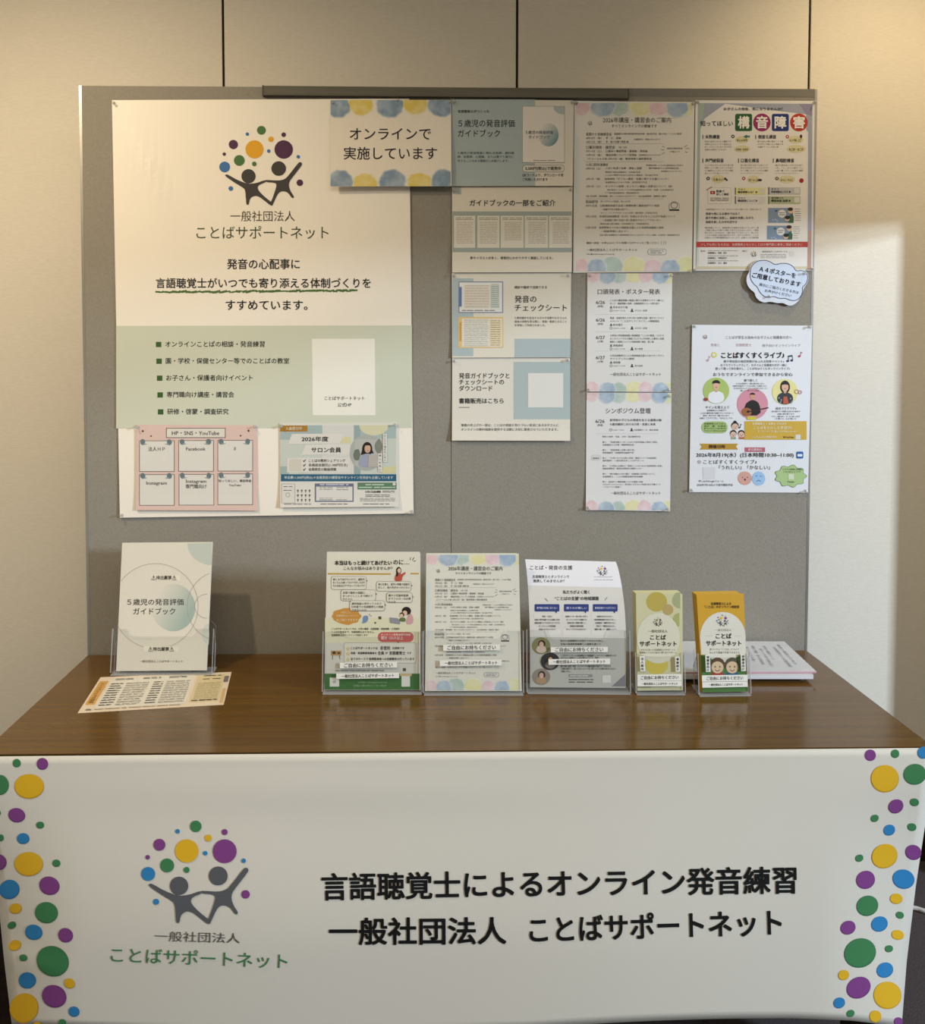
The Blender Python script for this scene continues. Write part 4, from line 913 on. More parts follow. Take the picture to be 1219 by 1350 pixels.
for y, x1, t in ((358, 595, 'ことばの教材シェアリング'), (394, 612, '会員総会割引(1,100円引き)'), (430, 520, '会員限定の動画視聴')): S.text('title_plate', '✔', 248, 270, y, INK, 22, layer=5); S.text('title_plate', t, 292, x1, y, '33312d', 27, .004, layer=5)
p = 'round_photo'; S.disc(p, 768, 292, 138, 'a9aca4', 3, ry=150); S.rect(p, 672, 182, 895, 400, 'b5b5ac', 3.5)
S.blob(p, 690, 310, 30, 50, '6d7468', 4, .2, 20); S.blob(p, 870, 240, 30, 60, '7d8278', 4, .2, 20)
S.disc(p, 775, 262, 42, '2a2220', 5, ry=58); S.poly(p, chaikin([(700, 410), (712, 330), (752, 300), (800, 300), (842, 335), (850, 410)], 1), '9a9fb0', 5.5); S.poly(p, [(738, 250), (760, 300), (722, 312)], '2a2220', 6); S.poly(p, [(806, 250), (830, 298), (800, 298)], '2a2220', 6)
S.disc(p, 778, 258, 25, 'c9a48c', 7, ry=36); S.disc(p, 776, 232, 31, '2a2220', 8, ry=20, a0=180, a1=360); S.disc(p, 780, 274, 8, 'a05a52', 8, ry=3, n=10); S.poly(p, [(788, 308), (862, 306), (866, 410), (782, 410)], 'b3aca4', 8)
S.rect('side_caption', 905, 138, 938, 370, 'd8d5cc', 9); S.vtext('side_caption', 'ひとりで悩まない方へ', 921, 142, 366, 19, '4a4844', layer=11); S.rect('side_caption', 865, 298, 898, 450, 'd8d5cc', 9); S.vtext('side_caption', '想いを共に', 881, 302, 446, 20, '3a3834', layer=11)
S.rect('blue_bar', 64, 470, 1014, 528, '2f5f78', 3); S.text('blue_bar', '年会費11,000円(税込)＊会員限定の講習会やオンライン交流会も企画しています', 92, 988, 497, 'd9dcd6', 26, .01, layer=5)
S.rect('small_table#1', 68, 548, 180, 708, '8d8a84', 2); S.rect('small_table#1', 71, 551, 177, 705, 'd6d2c8', 3); S.greek('small_table#1', 85, 160, 572, 602, 2, 6, '6a6762', 4); S.ring('small_table#1', 121, 640, 16, 2, '8a8782', 4)
for i in range(4):
    for j in range(3): S.disc('icon_grid', 204 + i * 32, 604 + j * 38, 8, '66625b', 3, n=10); S.rect('icon_grid', 201 + i * 32, 608 + j * 38, 207 + i * 32, 622 + j * 38, '77736a', 3)
S.rect('small_table#2', 343, 546, 663, 698, '6a6f85', 2); S.rect('small_table#2', 354, 572, 653, 688, 'd6d3cb', 3); S.greek('small_table#2', 385, 620, 556, 556, 1, 8, 'c9ccd4', 4); S.greek('small_table#2', 380, 490, 580, 680, 8, 5, '77756f', 4); S.greek('small_table#2', 520, 620, 580, 680, 7, 5, '77756f', 4)
S.rect('green_notice', 695, 538, 1016, 596, '5f8060', 2); S.greek('green_notice', 760, 940, 556, 556, 1, 8, 'c4d2c0', 4); S.greek('green_notice', 705, 1005, 578, 578, 1, 8, 'c4d2c0', 4); S.rect('green_notice', 985, 540, 1008, 562, 'd6d3cb', 5)
S.text('green_notice', '３月21日(金)開催', 758, 886, 614, INK, 20, .012); S.greek('green_notice', 900, 1000, 608, 618, 2, 5, '6a6762'); S.greek('green_notice', 760, 960, 640, 652, 2, 5, '6a6762'); S.greek('green_notice', 715, 1005, 668, 690, 3, 4, '77746d')
for x0, x1 in ((90, 310), (390, 620), (742, 965)): S.greek('body_text', x0, x1, 715, 715, 1, 6, '6a6762')
S.done()

# ------------------------------------------------------------------ push pins
def pin_mesh():
    prof = [(0.0, 0.0), (0.0042, 0.0), (0.0042, 0.0012), (0.0023, 0.0028), (0.0021, 0.0075), (0.0036, 0.0092), (0.0040, 0.0108), (0.0030, 0.0118), (0.0, 0.0120)]
    V, F = [], []; n = 14
    for r_, h in prof:
        for k in range(n): a = 2 * math.pi * k / n; V.append((r_ * math.cos(a), -h, r_ * math.sin(a)))
    for j in range(len(prof) - 1):
        for k in range(n): F.append((j * n + k, j * n + (k + 1) % n, (j + 1) * n + (k + 1) % n, (j + 1) * n + k))
    me = bpy.data.meshes.new('pushpin'); me.from_pydata(V, [], F); me.materials.append(M_PIN)
    me.polygons.foreach_set('use_smooth', [True] * len(F)); return me
PM = pin_mesh()
random.seed(2)
for x, y, d, S, where in PINS:
    o = bpy.data.objects.new('pushpin', PM); COL.objects.link(o)
    o.location = S.at(x, y, 2); o.rotation_euler = (random.uniform(-.12, .18), 0, random.uniform(-.12, .12)); o.scale = (.85, .95, .85)
    tag(o, 'clear pushpin at the ' + where, 'pushpin', 'clear pushpins on the panels')

# ------------------------------------------------------------------ holders and leaflets on the table
def stand_frame(xl, xr, y, lift, lean, yr=None):
    """frame of a leaning sheet whose bottom edge shows at (xl, y)-(xr, yr): origin, along, up, towards the viewer"""
    A, Bp = tpt(xl, y, TZ + lift), tpt(xr, yr if yr else y, TZ + lift)
    X = (Bp - A).normalized(); Y = Vector((0, 0, 1)).cross(X); t = math.radians(lean)
    U = Vector((0, 0, 1)) * math.cos(t) + Y * math.sin(t)
    return A, X, U, X.cross(U), (Bp - A).length
def notch(w_, hs, hm, x0, x1, r_=0.012):
    a = [(0, 0), (w_, 0), (w_, hs)]
    a += [(x1 + 0.004, hs), (x1, hs - 0.004), (x1 - 0.001, hm + r_)]
    a += [(x1 - 0.004, hm + r_ * .35), (x1 - r_, hm)] + [(x0 + r_, hm), (x0 + 0.004, hm + r_ * .35), (x0 + 0.001, hm + r_), (x0, hs - 0.004), (x0 - 0.004, hs), (0, hs)]
    return a
def holder(label, fr, depth, width, back_h, front_h, notch_h, notch_x, name='leaflet_holder', group='clear leaflet holders on the table', margin=0.003):
    A, X, U, N, w_ = fr
    O = A - X * margin - U * 0.003; W = width + 2 * margin
    root = empty(name, Vector((O.x + W / 2 * X.x, O.y, TZ)), label, 'holder', group)
    F = (O, X, U, N)
    prism('back_panel', [(0, 0), (W, 0), (W, back_h - .01), (W - .01, back_h), (.01, back_h), (0, back_h - .01)], F, -depth - .002, -depth, M_ACR, M_EDGE, root)
    prism('front_pocket', notch(W, front_h, notch_h, *notch_x) if notch_x else [(0, 0), (W, 0)] + [(W * (1 - k / 12), front_h - (front_h - notch_h) * math.sin(math.pi * k / 12) ** .7) for k in range(13)], F, .0045, .0065, M_ACR, M_EDGE, root)
    for x in (-.002, W):
        G = (O + X * x, -N, U, X)          # side plates lie in the (depth, up) plane
        prism('side_panel', [(-.0065, 0), (depth + .002, 0), (depth + .002, back_h * .55), (-.0045, front_h), (-.0065, front_h)], G, 0, .002, M_ACR, M_EDGE, root)
    # flat foot on the table
    yA, yB = min((O + N * .0065).y, O.y), (O - N * (depth + .002)).y + .03
    x0, x1 = O.x, (O + X * W).x
    y1 = O.y + (X * W).y
    vv = [Vector(p) for p in ((x0, yA - .004, TZ + .0003), (x1, yA - .004 + y1 - O.y, TZ + .0003), (x1, yB + y1 - O.y, TZ + .0003), (x0, yB, TZ + .0003))]
    hh = Vector((0, 0, max(.0015, (O.z - .0068 - TZ) * .5)))
    link_mesh('foot', [p - root.location for p in vv] + [p + hh - root.location for p in vv], BOXF, [M_EDGE], parent=root)
    return root, F, W
def strip(root, F, pts_px, text_, tx, view, size, col=INK, vert=False, papers='e3e0d6', bold=.013):
    """paper label stuck on the front of the holder's pocket"""
    O, X, U, N = F
    S = Sheet(None, None, None, [(view[0] + a / view[2], view[1] + b / view[2]) for a, b in pts_px], O + N * .0068, N, paper=papers, root=root, sheet='label_strip', grid=(2, 1), thick=.0002)
    S.view(*view)
    if vert: S.vtext('t', text_, *tx, size, col, bold)
    else:
        ang = math.degrees(math.atan2(pts_px[1][1] - pts_px[0][1], pts_px[1][0] - pts_px[0][0]))
        S.text('t', text_, *tx, col, size, bold, ang, layer=1)
    v, f, mi, ms = S.parts['t']; so = [o for o in root.children if o.name.startswith('label_strip')][-1]
    link_mesh('lettering', [p for p in v], f, ms, mi, so)
def lay_stack(front, F, w_, h_, n, step, papers, label, group, dx=0.0, dv=0.0, thick=.0006, colors=None):
    """the leaflets behind the front one, each a sheet of its own"""
    A, X, U, N = front.w[3], (front.w[2] - front.w[3]).normalized(), (front.w[0] - front.w[3]).normalized(), F[3]
    for k in range(1, n + 1):
        o = A - N * (step * k) + X * (dx * k) + U * (dv * k); c = o + X * (w_ / 2)
        pts = [o, o + X * w_, o + X * w_ + U * h_, o + U * h_]
        b = link_mesh('leaflet', [p - c for p in pts] + [p - N * thick - c for p in pts], [(0, 1, 2, 3), (7, 6, 5, 4), (0, 4, 5, 1), (1, 5, 6, 2), (2, 6, 7, 3), (3, 7, 4, 0)], [mat(papers)])
        b.location = c; tag(b, label, 'leaflet', group)
def leaflet(label, corners, fr, name='leaflet', cat='leaflet', **k):
    return Sheet(name, label, cat, corners, fr[0], fr[3], **k)

# guidebook in the left stand
fr = stand_frame(152.5, 272.5, 884.5, .008, 11)
S = leaflet('pale guidebook with grey-green circles standing in the leftmost clear stand', [(161, 715.5), (280.2, 714.5), (272.4, 883.8), (153, 884.8)], fr, 'booklet', 'booklet', paper='d9d3c4', thick=.004, sheet='cover', rough=.4)
S.view(90, 700, 5.3)
S.ring('circle_print', 610, 525, 297, 1.6, 'a59f8f', 1.6, 216, 511)
S.disc('circle_print', 1002, 82, 170, 'bcc2b6', 1, ry=156, a0=90, a1=178); S.disc('circle_print', 735, 535, 152, fade(S, 'd9d3c4', '9fb0a6', (620, 440), (850, 560)), 1, ry=166)
S.ring('circle_print', 1078, 525, 247, 1.6, 'a59f8f', 2, 112, 248); S.ring('circle_print', 968, 525, 84, 1.6, 'a59f8f', 2, 88, 272); S.disc('circle_print', 985, 720, 50, 'c6cbbf', 1, ry=75, a0=95, a1=265)
S.rect('label_strip', 578, 306, 782, 342, 'e2dcca', 2, tilt=2); S.text('label_strip', '⚠持出厳禁⚠', 583, 755, 326, INK, 30, .014, layer=4)
S.text('heading', '５歳児の発音評価', 413, 807, 497, '3a3a36', 48, .004); S.text('heading', 'ガイドブック', 455, 748, 562, '3a3a36', 50, .004)
S.rect('label_strip', 526, 804, 768, 842, 'e2dcca', 2, tilt=2); S.text('label_strip', '⚠持出厳禁⚠', 560, 738, 825, INK, 30, .014, layer=4)
S.text('caption', '一般社団法人ことばサポートネット', 500, 800, 911, '77736a', 18, .004)
S.done()
W0 = fr[4]
fr2 = (fr[0] - fr[1] * .006, *fr[1:4], W0 + .012)
holder('clear acrylic stand at the left end holding the pale guidebook', fr2, .016, W0 + .016, .115, .10, .082, (.035, W0 - .02), group=None)

# A4 leaflet with consultation questions
AR = ('leaflet', 'leaflet')
V = (410, 715, 6.427)
fr = stand_frame(427.5, 554, 909.5, .007, 9)
S = leaflet('white leaflet with speech bubbles and green bottom band in the second holder from left', [(430.8, 730.5), (554, 729.5), (554.3, 909.5), (427.5, 909.5)], fr, paper='d8d3c0')
S.view(*V)
S.rect('green_band', 115, 1112, 920, 1248, '3b6a34', 1); S.rect('gold_rule', 140, 260, 674, 273, 'b8923f', 1, tilt=2); S.rect('gold_rule', 842, 259, 912, 271, 'b8923f', 1)
S.rect('color_block', 118, 640, 918, 850, 'd3d0b0', 1); S.rect('color_block', 118, 850, 918, 1112, 'c9c6ba', 1)
S.text('heading', '本当はもっと続けてあげたい', 200, 684, 174, INK, 42, .022); S.text('heading', 'のに…', 696, 830, 168, INK, 48, .014); S.text('heading', 'こんなお悩みはありませんか？', 276, 690, 220, INK, 33, .006)
for a in ((838, 150, 842, 128), (858, 152, 872, 128), (866, 160, 886, 156)): S.line('heading', *a, 5, INK)
for k, (x0, y0, x1, y1, ls) in enumerate(((172, 290, 466, 398, ['楽しみであげたいけど、通所先', 'をくもんも使っておすすめしたがり', 'なのか自分だけでするっていないです']), (555, 332, 845, 412, ['他の仕事と、就学の準備で相談が', '忙しく、他の先がみつからない']), (255, 403, 545, 494, ['言語で最初の相談に', 'ひっかくしこしまで続けて', 'きたのに']), (642, 426, 855, 508, ['園や小児歯科医師', 'までフォローは必要', 'なのか']), (330, 495, 622, 578, ['通所相談の半分って入れて', '日本語での言語聴覚士の相談', 'できないのか']))):
    p = 'speech_bubble#%d' % k; S.rrect(p, x0, y0, x1, y1, 18, 'd6d1bf', 3 + .8 * k, '77736a', 3); S.poly(p, [(x1, y0 + 25), (x1 + 15, y0 + 34), (x1, y0 + 44)], '77736a', 3 + .8 * k)
    for j, l in enumerate(ls): S.text(p, l, x0 + 14, min(x1 - 10, x0 + 14 + 21 * len(l)), y0 + 24 + j * 27, '3a3833', 22, .006, layer=5.2 + .8 * k, res=1)
p = 'woman_drawing'; S.disc(p, 742, 240, 22, '2a1a16', 3, ry=32); S.poly(p, chaikin([(706, 330), (712, 275), (740, 260), (765, 270), (800, 248), (800, 265), (772, 290), (770, 330)], 1), 'b5523c', 4); S.disc(p, 746, 240, 15, 'd8b59a', 5, ry=20)
S.poly(p, [(722, 245), (735, 245), (738, 282), (720, 290)], '2a1a16', 5)
S.blob('orange_cloud', 300, 625, 122, 70, 'c08a3e', 2, .14); S.text('orange_cloud', 'お悩みごとに', 255, 335, 594, 'ead9b8', 18, .004, layer=4); S.text('orange_cloud', '言語聴覚士オンラインで', 215, 395, 622, 'ead9b8', 18, .004, layer=4); S.text('orange_cloud', 'をご紹介できます', 215, 395, 657, 'ead9b8', 22, .008, layer=4)
S.poly('blue_swoosh', chaikin([(425, 690), (438, 665), (436, 635), (455, 618), (482, 622), (486, 650), (470, 680)], 2), '6f88a8', 2)
for a in ((490, 620, 500, 606), (500, 628, 512, 620)): S.line('blue_swoosh', *a, 4, '55534c')
for x, y, r_ in ((583, 640, 15), (543, 682, 9)):
    for k in range(4): S.disc('clover', x + r_ * .55 * math.cos(.78 + k * 1.57), y + r_ * .55 * math.sin(.78 + k * 1.57), r_ * .5, '4d4f35', 2, n=12)
p = 'mother_and_child_drawing'; S.poly(p, chaikin([(800, 695), (815, 625), (845, 600), (868, 640), (860, 695)], 1), 'c79a98', 3); S.disc(p, 808, 580, 38, '241a16', 4, ry=34); S.disc(p, 795, 598, 20, 'd8b59a', 5); S.poly(p, [(812, 570), (845, 575), (840, 608), (815, 605)], '241a16', 5.5)
S.disc(p, 770, 612, 20, '3a3026', 5); S.disc(p, 765, 620, 15, 'd8b59a', 6); S.poly(p, chaikin([(742, 655), (765, 635), (800, 640), (800, 672), (755, 670)], 1), '5c7040', 6); S.poly(p, [(668, 635), (735, 642), (755, 680), (750, 692), (670, 680)], '8b8a92', 7)
for y, x1, t in ((733, 750, 'ことばサポートネットでは、小児の構音・言語相談・摂食相談・小児歯科'), (760, 538, 'ことばや吃音まで、年齢制限はありません。'), (786, 480, '言語聴覚士がオンラインで対応します')): S.text('body_text', t, 172, x1, y, '2a2823', 20, .01, res=1)
S.rrect('red_bubble', 565, 760, 868, 845, 40, 'b85a52', 2); S.poly('red_bubble', [(735, 840), (750, 840), (722, 872)], '7a4a44', 2); S.text('red_bubble', 'オンライン発音練習利用者', 592, 842, 782, 'efdcd2', 20, .008, layer=4); S.text('red_bubble', '累計 150人以上', 592, 780, 810, 'efdcd2', 30, .012, layer=4)
S.rrect('star_list', 280, 852, 890, 1022, 18, 'd3cfc0', 2, '77736a', 2.5)
def star(p, cx, cy_, r_, m, layer): S.poly(p, [(cx + r_ * (1 if k % 2 == 0 else .48) * math.sin(k * math.pi / 5), cy_ - r_ * (1 if k % 2 == 0 else .48) * math.cos(k * math.pi / 5)) for k in range(10)], m, layer)
for y, t in ((900, (('ことばサポートネットは', 335, 565, 24), ('非営利', 586, 668, 34), ('の団体です', 688, 790, 22))), (942, (('発達・発達障害専属者の', 335, 555, 22), ('全員', 565, 618, 32), ('が', 628, 650, 22), ('言語聴覚士', 662, 798, 32), ('です', 812, 850, 22))), (992, (('全てのケースで 医師監修者への言語報告も行っています', 335, 875, 24),))):
    star('star_list', 312, y + 2, 19, 'c9a944', 4); star('star_list', 312, y + 2, 10, 'ddd2a0', 5)
    for s_, x0, x1, h in t: S.text('star_list', s_, x0, x1, y - 4, INK, h, .018, layer=4)
p = 'signboard_drawing'; S.rect(p, 168, 918, 256, 958, 'b08a58', 3); S.blob(p, 195, 935, 16, 12, '4a3420', 4); S.blob(p, 235, 938, 14, 10, '5a4128', 4); S.line(p, 183, 958, 180, 992, 5, '3a2a1c'); S.line(p, 240, 958, 245, 992, 5, '3a2a1c')
for k in range(4): S.disc('clover', 790 + 9 * math.cos(.78 + k * 1.57), 1078 + 9 * math.sin(.78 + k * 1.57), 8, '4d4f45', 2, n=12)
S.greek('body_text', 205, 620, 1082, 1090, 2, 7, '8d897c'); S.rect('code_label', 158, 1145, 238, 1222, 'd3d2c8', 3); logo(S, 'code_label', 198, 1178, .07, dict(g='77907a', b='77808a', y='a59a77', p='8a7787', k='77777a'), True, 5); S.rect('code_label', 765, 1128, 838, 1222, 'd3d2c8', 3); S.rect('code_label', 750, 1112, 852, 1132, 'bfa878', 4)
S.text('green_band', 'info@kotobasupport-net.org', 400, 640, 1184, '9ab48e', 18, layer=3); S.text('green_band', 'お気軽にお問い合わせください 受付中', 358, 636, 1215, '9ab48e', 18, layer=3)
S.done()
W1 = fr[4]; LS = 'plain edge of a leaflet stacked behind the '
lay_stack(S, fr[:4], W1 * .985, .296, 4, .0016, 'd6d1c4', LS + 'speech bubble leaflet', 'leaflets behind the speech bubble leaflet', -.0002, .0014)
rt, F, W = holder('clear acrylic holder second from left, filled with speech bubble leaflets', fr, .022, W1, .20, .130, .118, (.045, W1 - .035))
strip(rt, F, [(243, 1020), (728, 1012), (728, 1060), (243, 1068)], 'ご自由にお持ちください', (280, 690, 1041), V, 40)
strip(rt, F, [(213, 1112), (745, 1104), (745, 1150), (213, 1158)], '一般社団法人ことばサポートネット', (258, 702, 1131), V, 32)

# pastel schedule leaflet
V = (550, 715, 6.427)
fr = stand_frame(560.5, 687.5, 911, .007, 9)
S = leaflet('pastel schedule leaflet in the middle clear holder on the table', [(561.8, 729.8), (683.6, 729.8), (687.6, 911), (560.3, 911)], fr, paper='d8d5c6')
S.view(550 + 37 / 6.427, 715 + 49 / 6.427, 6.427 / .907, 6.427 / .920); schedule(S); S.done()
W1 = fr[4]
lay_stack(S, fr[:4], W1 * .955, .296, 4, .0016, 'd9d6b8', LS + 'pastel schedule leaflet', 'leaflets behind the pastel schedule leaflet', -.0001, .0010)
rt, F, W = holder('clear acrylic holder third from left, filled with pastel schedule leaflets', fr, .022, W1, .20, .134, .116, (.048, W1 - .03))
strip(rt, F, [(218, 870), (700, 866), (700, 914), (218, 920)], 'ご自由にお持ちください', (255, 664, 892), V, 40)
strip(rt, F, [(190, 1000), (714, 994), (714, 1042), (190, 1050)], '一般社団法人ことばサポートネット', (232, 678, 1022), V, 32)

# bent support leaflet
V = (685, 725, 6.748)
fr = stand_frame(698.5, 825, 905.5, .012, 9, 906.5)
bend = lambda a, b: -0.030 * max(0, .55 - b) ** 2 / .3
S = leaflet('white leaflet with three blue speech tags, bent in the fourth holder from left', [(692, 737.3), (811.5, 740.5), (824.5, 907), (698.5, 906)], fr, paper='d3d0c8', lift=bend, grid=(5, 14), bow=(2.8, 6.8))
def curved_edge(x0, y0, x1, y1): pass
S.view(*V)
S.quad('white_band', 0, 0, 1, .205, 'e4e3e6', 1)
S.text('heading', 'ことば・発音の支援', 92, 468, 158, INK, 42, .008); S.text('heading', '言語聴覚士とオンラインで', 112, 440, 238, INK, 30, .008); S.text('heading', '連携してみませんか？', 118, 398, 276, INK, 30, .008)
logo(S, 'logo', 735, 186, .22); S.greek('logo', 660, 830, 240, 266, 2, 4, '9a989a', 3)
S.text('heading', '私たちがよく聞く', 384, 622, 375, INK, 34, .012); S.text('heading', '“ことばの支援”の地域課題', 312, 702, 432, INK, 36, .012)
S.line('heading', 222, 430, 250, 456, 4, '55534f'); S.line('heading', 776, 422, 755, 450, 4, '55534f')
for k, (x0, t, ls) in enumerate(((132, '専門職が地域に足りない', ('学校・小児の', '言語の専門相談できる言葉の先生', '通級指導だけでは足りないですか', 'オンラインの学習相談', '言語の子どものちから')), (393, '通うのが難しい', ('医療センター等で待ちが多く', 'オンラインだけの相談する', '地域が遠く相談が難しい', '保護者が通所困難', 'ゆっくり子どもを支えたい')), (650, '教育医療がつながらない', ('連携先がわからない…', '教育機関相談が伝わらない…', '言語聴覚・機関を知らない', '学校で「構音を伝える」', '連携の難しさ・課題について')))):
    p = 'blue_tag#%d' % k
    S.rrect(p, x0, 482, x0 + 220, 547, 8, '2d3b78', 2); S.poly(p, [(x0 + 180, 545), (x0 + 200, 545), (x0 + 192, 566)], '2d3b78', 2); S.text(p, t, x0 + 18, x0 + 202, 516, 'd3d6e6', 22, .008, layer=4)
    S.rrect('text_box#%d' % k, x0 - 8, 568, x0 + 232, 760, 6, 'd8d5cc', 1.4)
    for j, l in enumerate(ls): S.text('text_box#%d' % k, l, x0 + 112 - 7.5 * len(l), x0 + 112 + 7.5 * len(l), 592 + j * 28.5, '2f2d2b', 17, .01, layer=3, res=1)
S.quad('color_block', 0, .606, 1, 1, 'b3b2a8', 1)
S.poly('color_block', [(815, 1215), (938, 1105), (938, 1215)], '77777a', 1.6)
def mini(p, cx, cy_, r_, bg, shirt, layer=3):
    S.disc(p, cx, cy_, r_, bg, layer, ry=r_ * .92); S.disc(p, cx + 5, cy_ - 15, 32, '241a18', layer + 1, ry=36); S.poly(p, chaikin([(cx - 50, cy_ + 45), (cx - 35, cy_ + 5), (cx, cy_ - 5), (cx + 40, cy_ + 8), (cx + 48, cy_ + 50), (cx, cy_ + r_ * .85)], 1), shirt, layer + 2); S.disc(p, cx + 2, cy_ - 12, 20, 'c9a088', layer + 3, ry=25); S.disc(p, cx + 4, cy_, 6, 'e3dcd2', layer + 4, ry=3, n=10)
mini('round_photo#1', 190, 852, 82, '7d7a50', 'c4b0a0'); mini('round_photo#2', 270, 990, 84, '2a2a2c', '77706c', 8); mini('round_photo#3', 190, 1128, 80, '8d8274', 'a88a68')
for y, x0, x1, t in ((808, 362, 745, '私たち言語聴覚士が受けてきたのために、'), (838, 362, 720, '全国の医療教育機関との連携を通じて'), (940, 365, 860, 'ことばサポートネットは言語聴覚士の全国組織としてオンライン相談を行います'), (960, 365, 700, 'お子さんの発音やことばの育ちについて、学校'), (1035, 365, 810, '園や学校へ訪問・研修・オンラインでの継続支援が可能です。どなたでも'), (1057, 365, 855, 'ご相談は無料です。詳しくはホームページをご覧いただくかお問い合わせください。'), (1080, 365, 450, 'ご連絡ください。')): S.text('body_text', t, x0, x1, y, '2f2d2b', 19, .008, res=1)
S.rrect('contact_box', 432, 1106, 648, 1132, 10, '8a8a88', 2); S.greek('contact_box', 445, 632, 1119, 1119, 1, 7, 'd0cfc8', 4); S.greek('contact_box', 435, 655, 1153, 1175, 2, 8, '4a4846', 3); S.rect('code_label', 735, 1115, 810, 1182, 'cfcdc6', 3)
S.done()
W1 = fr[4]
fr3 = (fr[0] - fr[1] * .003 - fr[2] * .008, fr[1], fr[2], fr[3], W1)
rt, F, W = holder('clear acrylic holder fourth from left, holding the bent white leaflet', fr3, .022, W1 + .008, .20, .136, .115, (.048, W1 - .03))
strip(rt, F, [(276, 866), (782, 862), (782, 908), (276, 912)], 'ご自由にお持ちください', (315, 742, 887), V, 40)
strip(rt, F, [(256, 972), (803, 966), (803, 1016), (256, 1022)], '一般社団法人ことばサポートネット', (296, 762, 994), V, 32)

# two tri-fold leaflets
V = (820, 765, 4.515)
fr = stand_frame(840, 900, 911, .006, 8)
S = leaflet('cream trifold leaflet with yellow and green circles in the fifth holder from left', [(838, 781.5), (899.3, 783), (900.2, 910), (840, 910.6)], fr, paper='c9c49c', group=None)
S.view(*V)
S.disc('circle_print', 205, 128, 62, 'b5a24e', 1, ry=58); S.disc('circle_print', 345, 120, 48, 'a0a57a', 1, a0=90, a1=270); S.disc('circle_print', 272, 175, 32, 'b09a62', 1.4); S.disc('circle_print', 340, 235, 40, 'a5a868', 1, a0=90, a1=270)
S.disc('circle_print', 205, 505, 68, 'c9b64e', 1, ry=55); S.disc('circle_print', 130, 640, 40, 'a0a57a', 1, a0=180, a1=360)
S.disc('white_arch', 215, 345, 128, 'd3cfb8', 2, ry=150)
logo(S, 'logo', 213, 248, .13, dict(g='5f6b40', b='55604a', y='8a7a30', p='554a40', k='4d4a40'), True, 4)
S.text('heading', '一般社団法人', 155, 270, 303, '4a483c', 18, .004, layer=4); S.text('heading', 'ことば', 166, 260, 340, '22211c', 32, .02, layer=4); S.text('heading', 'サポートネット', 103, 324, 378, '22211c', 33, .02, layer=4)
S.text('body_text', 'あなたに合った言語聴覚士のサポートと', 110, 315, 414, '4a483c', 13, layer=4, res=1); S.text('body_text', '保護者のことばの悩みに寄り添うサポート', 103, 322, 430, '4a483c', 13, layer=4, res=1)
S.done()
WT = fr[4]
lay_stack(S, fr[:4], WT * 1.0, .212, 9, .0026, 'd6cf9c', 'cream leaflet edge stacked behind the front cream trifold leaflet', 'trifold leaflets behind the cream one', -.0003, .0004, .0014)
rt, F, W = holder('small clear box holder fifth from left with cream trifold leaflets', fr, .030, WT, .10, .088, .078, None)
strip(rt, F, [(103, 452), (133, 451), (137, 540), (108, 541)], '法人案内', (120, 458, 538), V, 17, vert=True)
strip(rt, F, [(316, 455), (342, 455), (345, 543), (319, 543)], '事業紹介', (330, 460, 540), V, 17, vert=True)
strip(rt, F, [(90, 562), (354, 558), (354, 597), (90, 599)], 'ご自由にお持ちください', (110, 335, 579), V, 23)
strip(rt, F, [(90, 600), (354, 599), (354, 630), (90, 632)], '一般社団法人ことばサポートネット', (116, 330, 616), V, 15)

fr = stand_frame(926, 985.6, 912.8, .006, 8, 912)
S = leaflet('yellow and green trifold leaflet with two children in the rightmost holder', [(917.8, 783.5), (980, 782.5), (985.6, 911.8), (926.2, 912.8)], fr, paper='c99a2c', group=None)
S.view(*V)
S.poly('green_band', [(464, 445), (735, 445), (748, 662), (480, 667)], '4f7a3c', 1)
S.disc('white_arch', 598, 338, 136, 'd6d2c2', 2, ry=150); S.poly('white_arch', [(463, 330), (733, 330), (736, 442), (470, 442)], 'd6d2c2', 1.6)
S.text('heading', '言語聴覚士による', 527, 648, 139, '2a2410', 18, .012); S.text('heading', '「ことば」のオンライン相談室', 490, 696, 158, '2a2410', 18, .012)
logo(S, 'logo', 597, 240, .17, None, True, 4)
S.text('heading', '一般社団法人', 552, 650, 296, '8a8678', 16, layer=4); S.text('heading', 'ことば', 556, 650, 332, '1c1b18', 34, .024, layer=4); S.text('heading', 'サポートネット', 498, 708, 375, '1c1b18', 34, .024, layer=4)
S.text('body_text', '～～～', 500, 538, 330, '8a8678', 10, layer=4); S.text('body_text', '～～～', 668, 706, 330, '8a8678', 10, layer=4)
S.text('body_text', '気づいてよ「ことば」について', 520, 694, 411, '4a483c', 14, layer=4, res=1); S.text('body_text', 'みんなで楽器で学習できますよ', 518, 698, 430, '4a483c', 14, layer=4, res=1)
for k, (cx, hc, sc) in enumerate(((566, '5d4630', 'a83a36'), (654, '55503a', '2f5f80'))):
    p = 'child_drawing#%d' % k; S.poly(p, chaikin([(cx - 42, 566), (cx - 30, 545), (cx + 30, 545), (cx + 42, 566)], 1), sc, 3); S.disc(p, cx, 505, 44, hc, 3.6, ry=46); S.disc(p, cx, 518, 36, 'd9bd98', 4.4, ry=36); S.disc(p, cx, 482, 36, hc, 5, ry=20, a0=170, a1=370)
    for e in (-14, 14): S.disc(p, cx + e, 514, 4.5, '2a2218', 5, n=10)
    S.disc(p, cx, 530, 14, 'a33a30', 5, ry=11, a0=0, a1=180, n=14); S.disc(p, cx, 532, 9, 'e6dccb', 5.6, ry=3, n=10)
S.done()
WT = fr[4]
lay_stack(S, fr[:4], WT * 1.0, .212, 9, .0026, 'd0a53a', 'yellow leaflet edge stacked behind the trifold leaflet with two children', 'trifold leaflets behind the yellow one', -.0003, .0005, .0014)
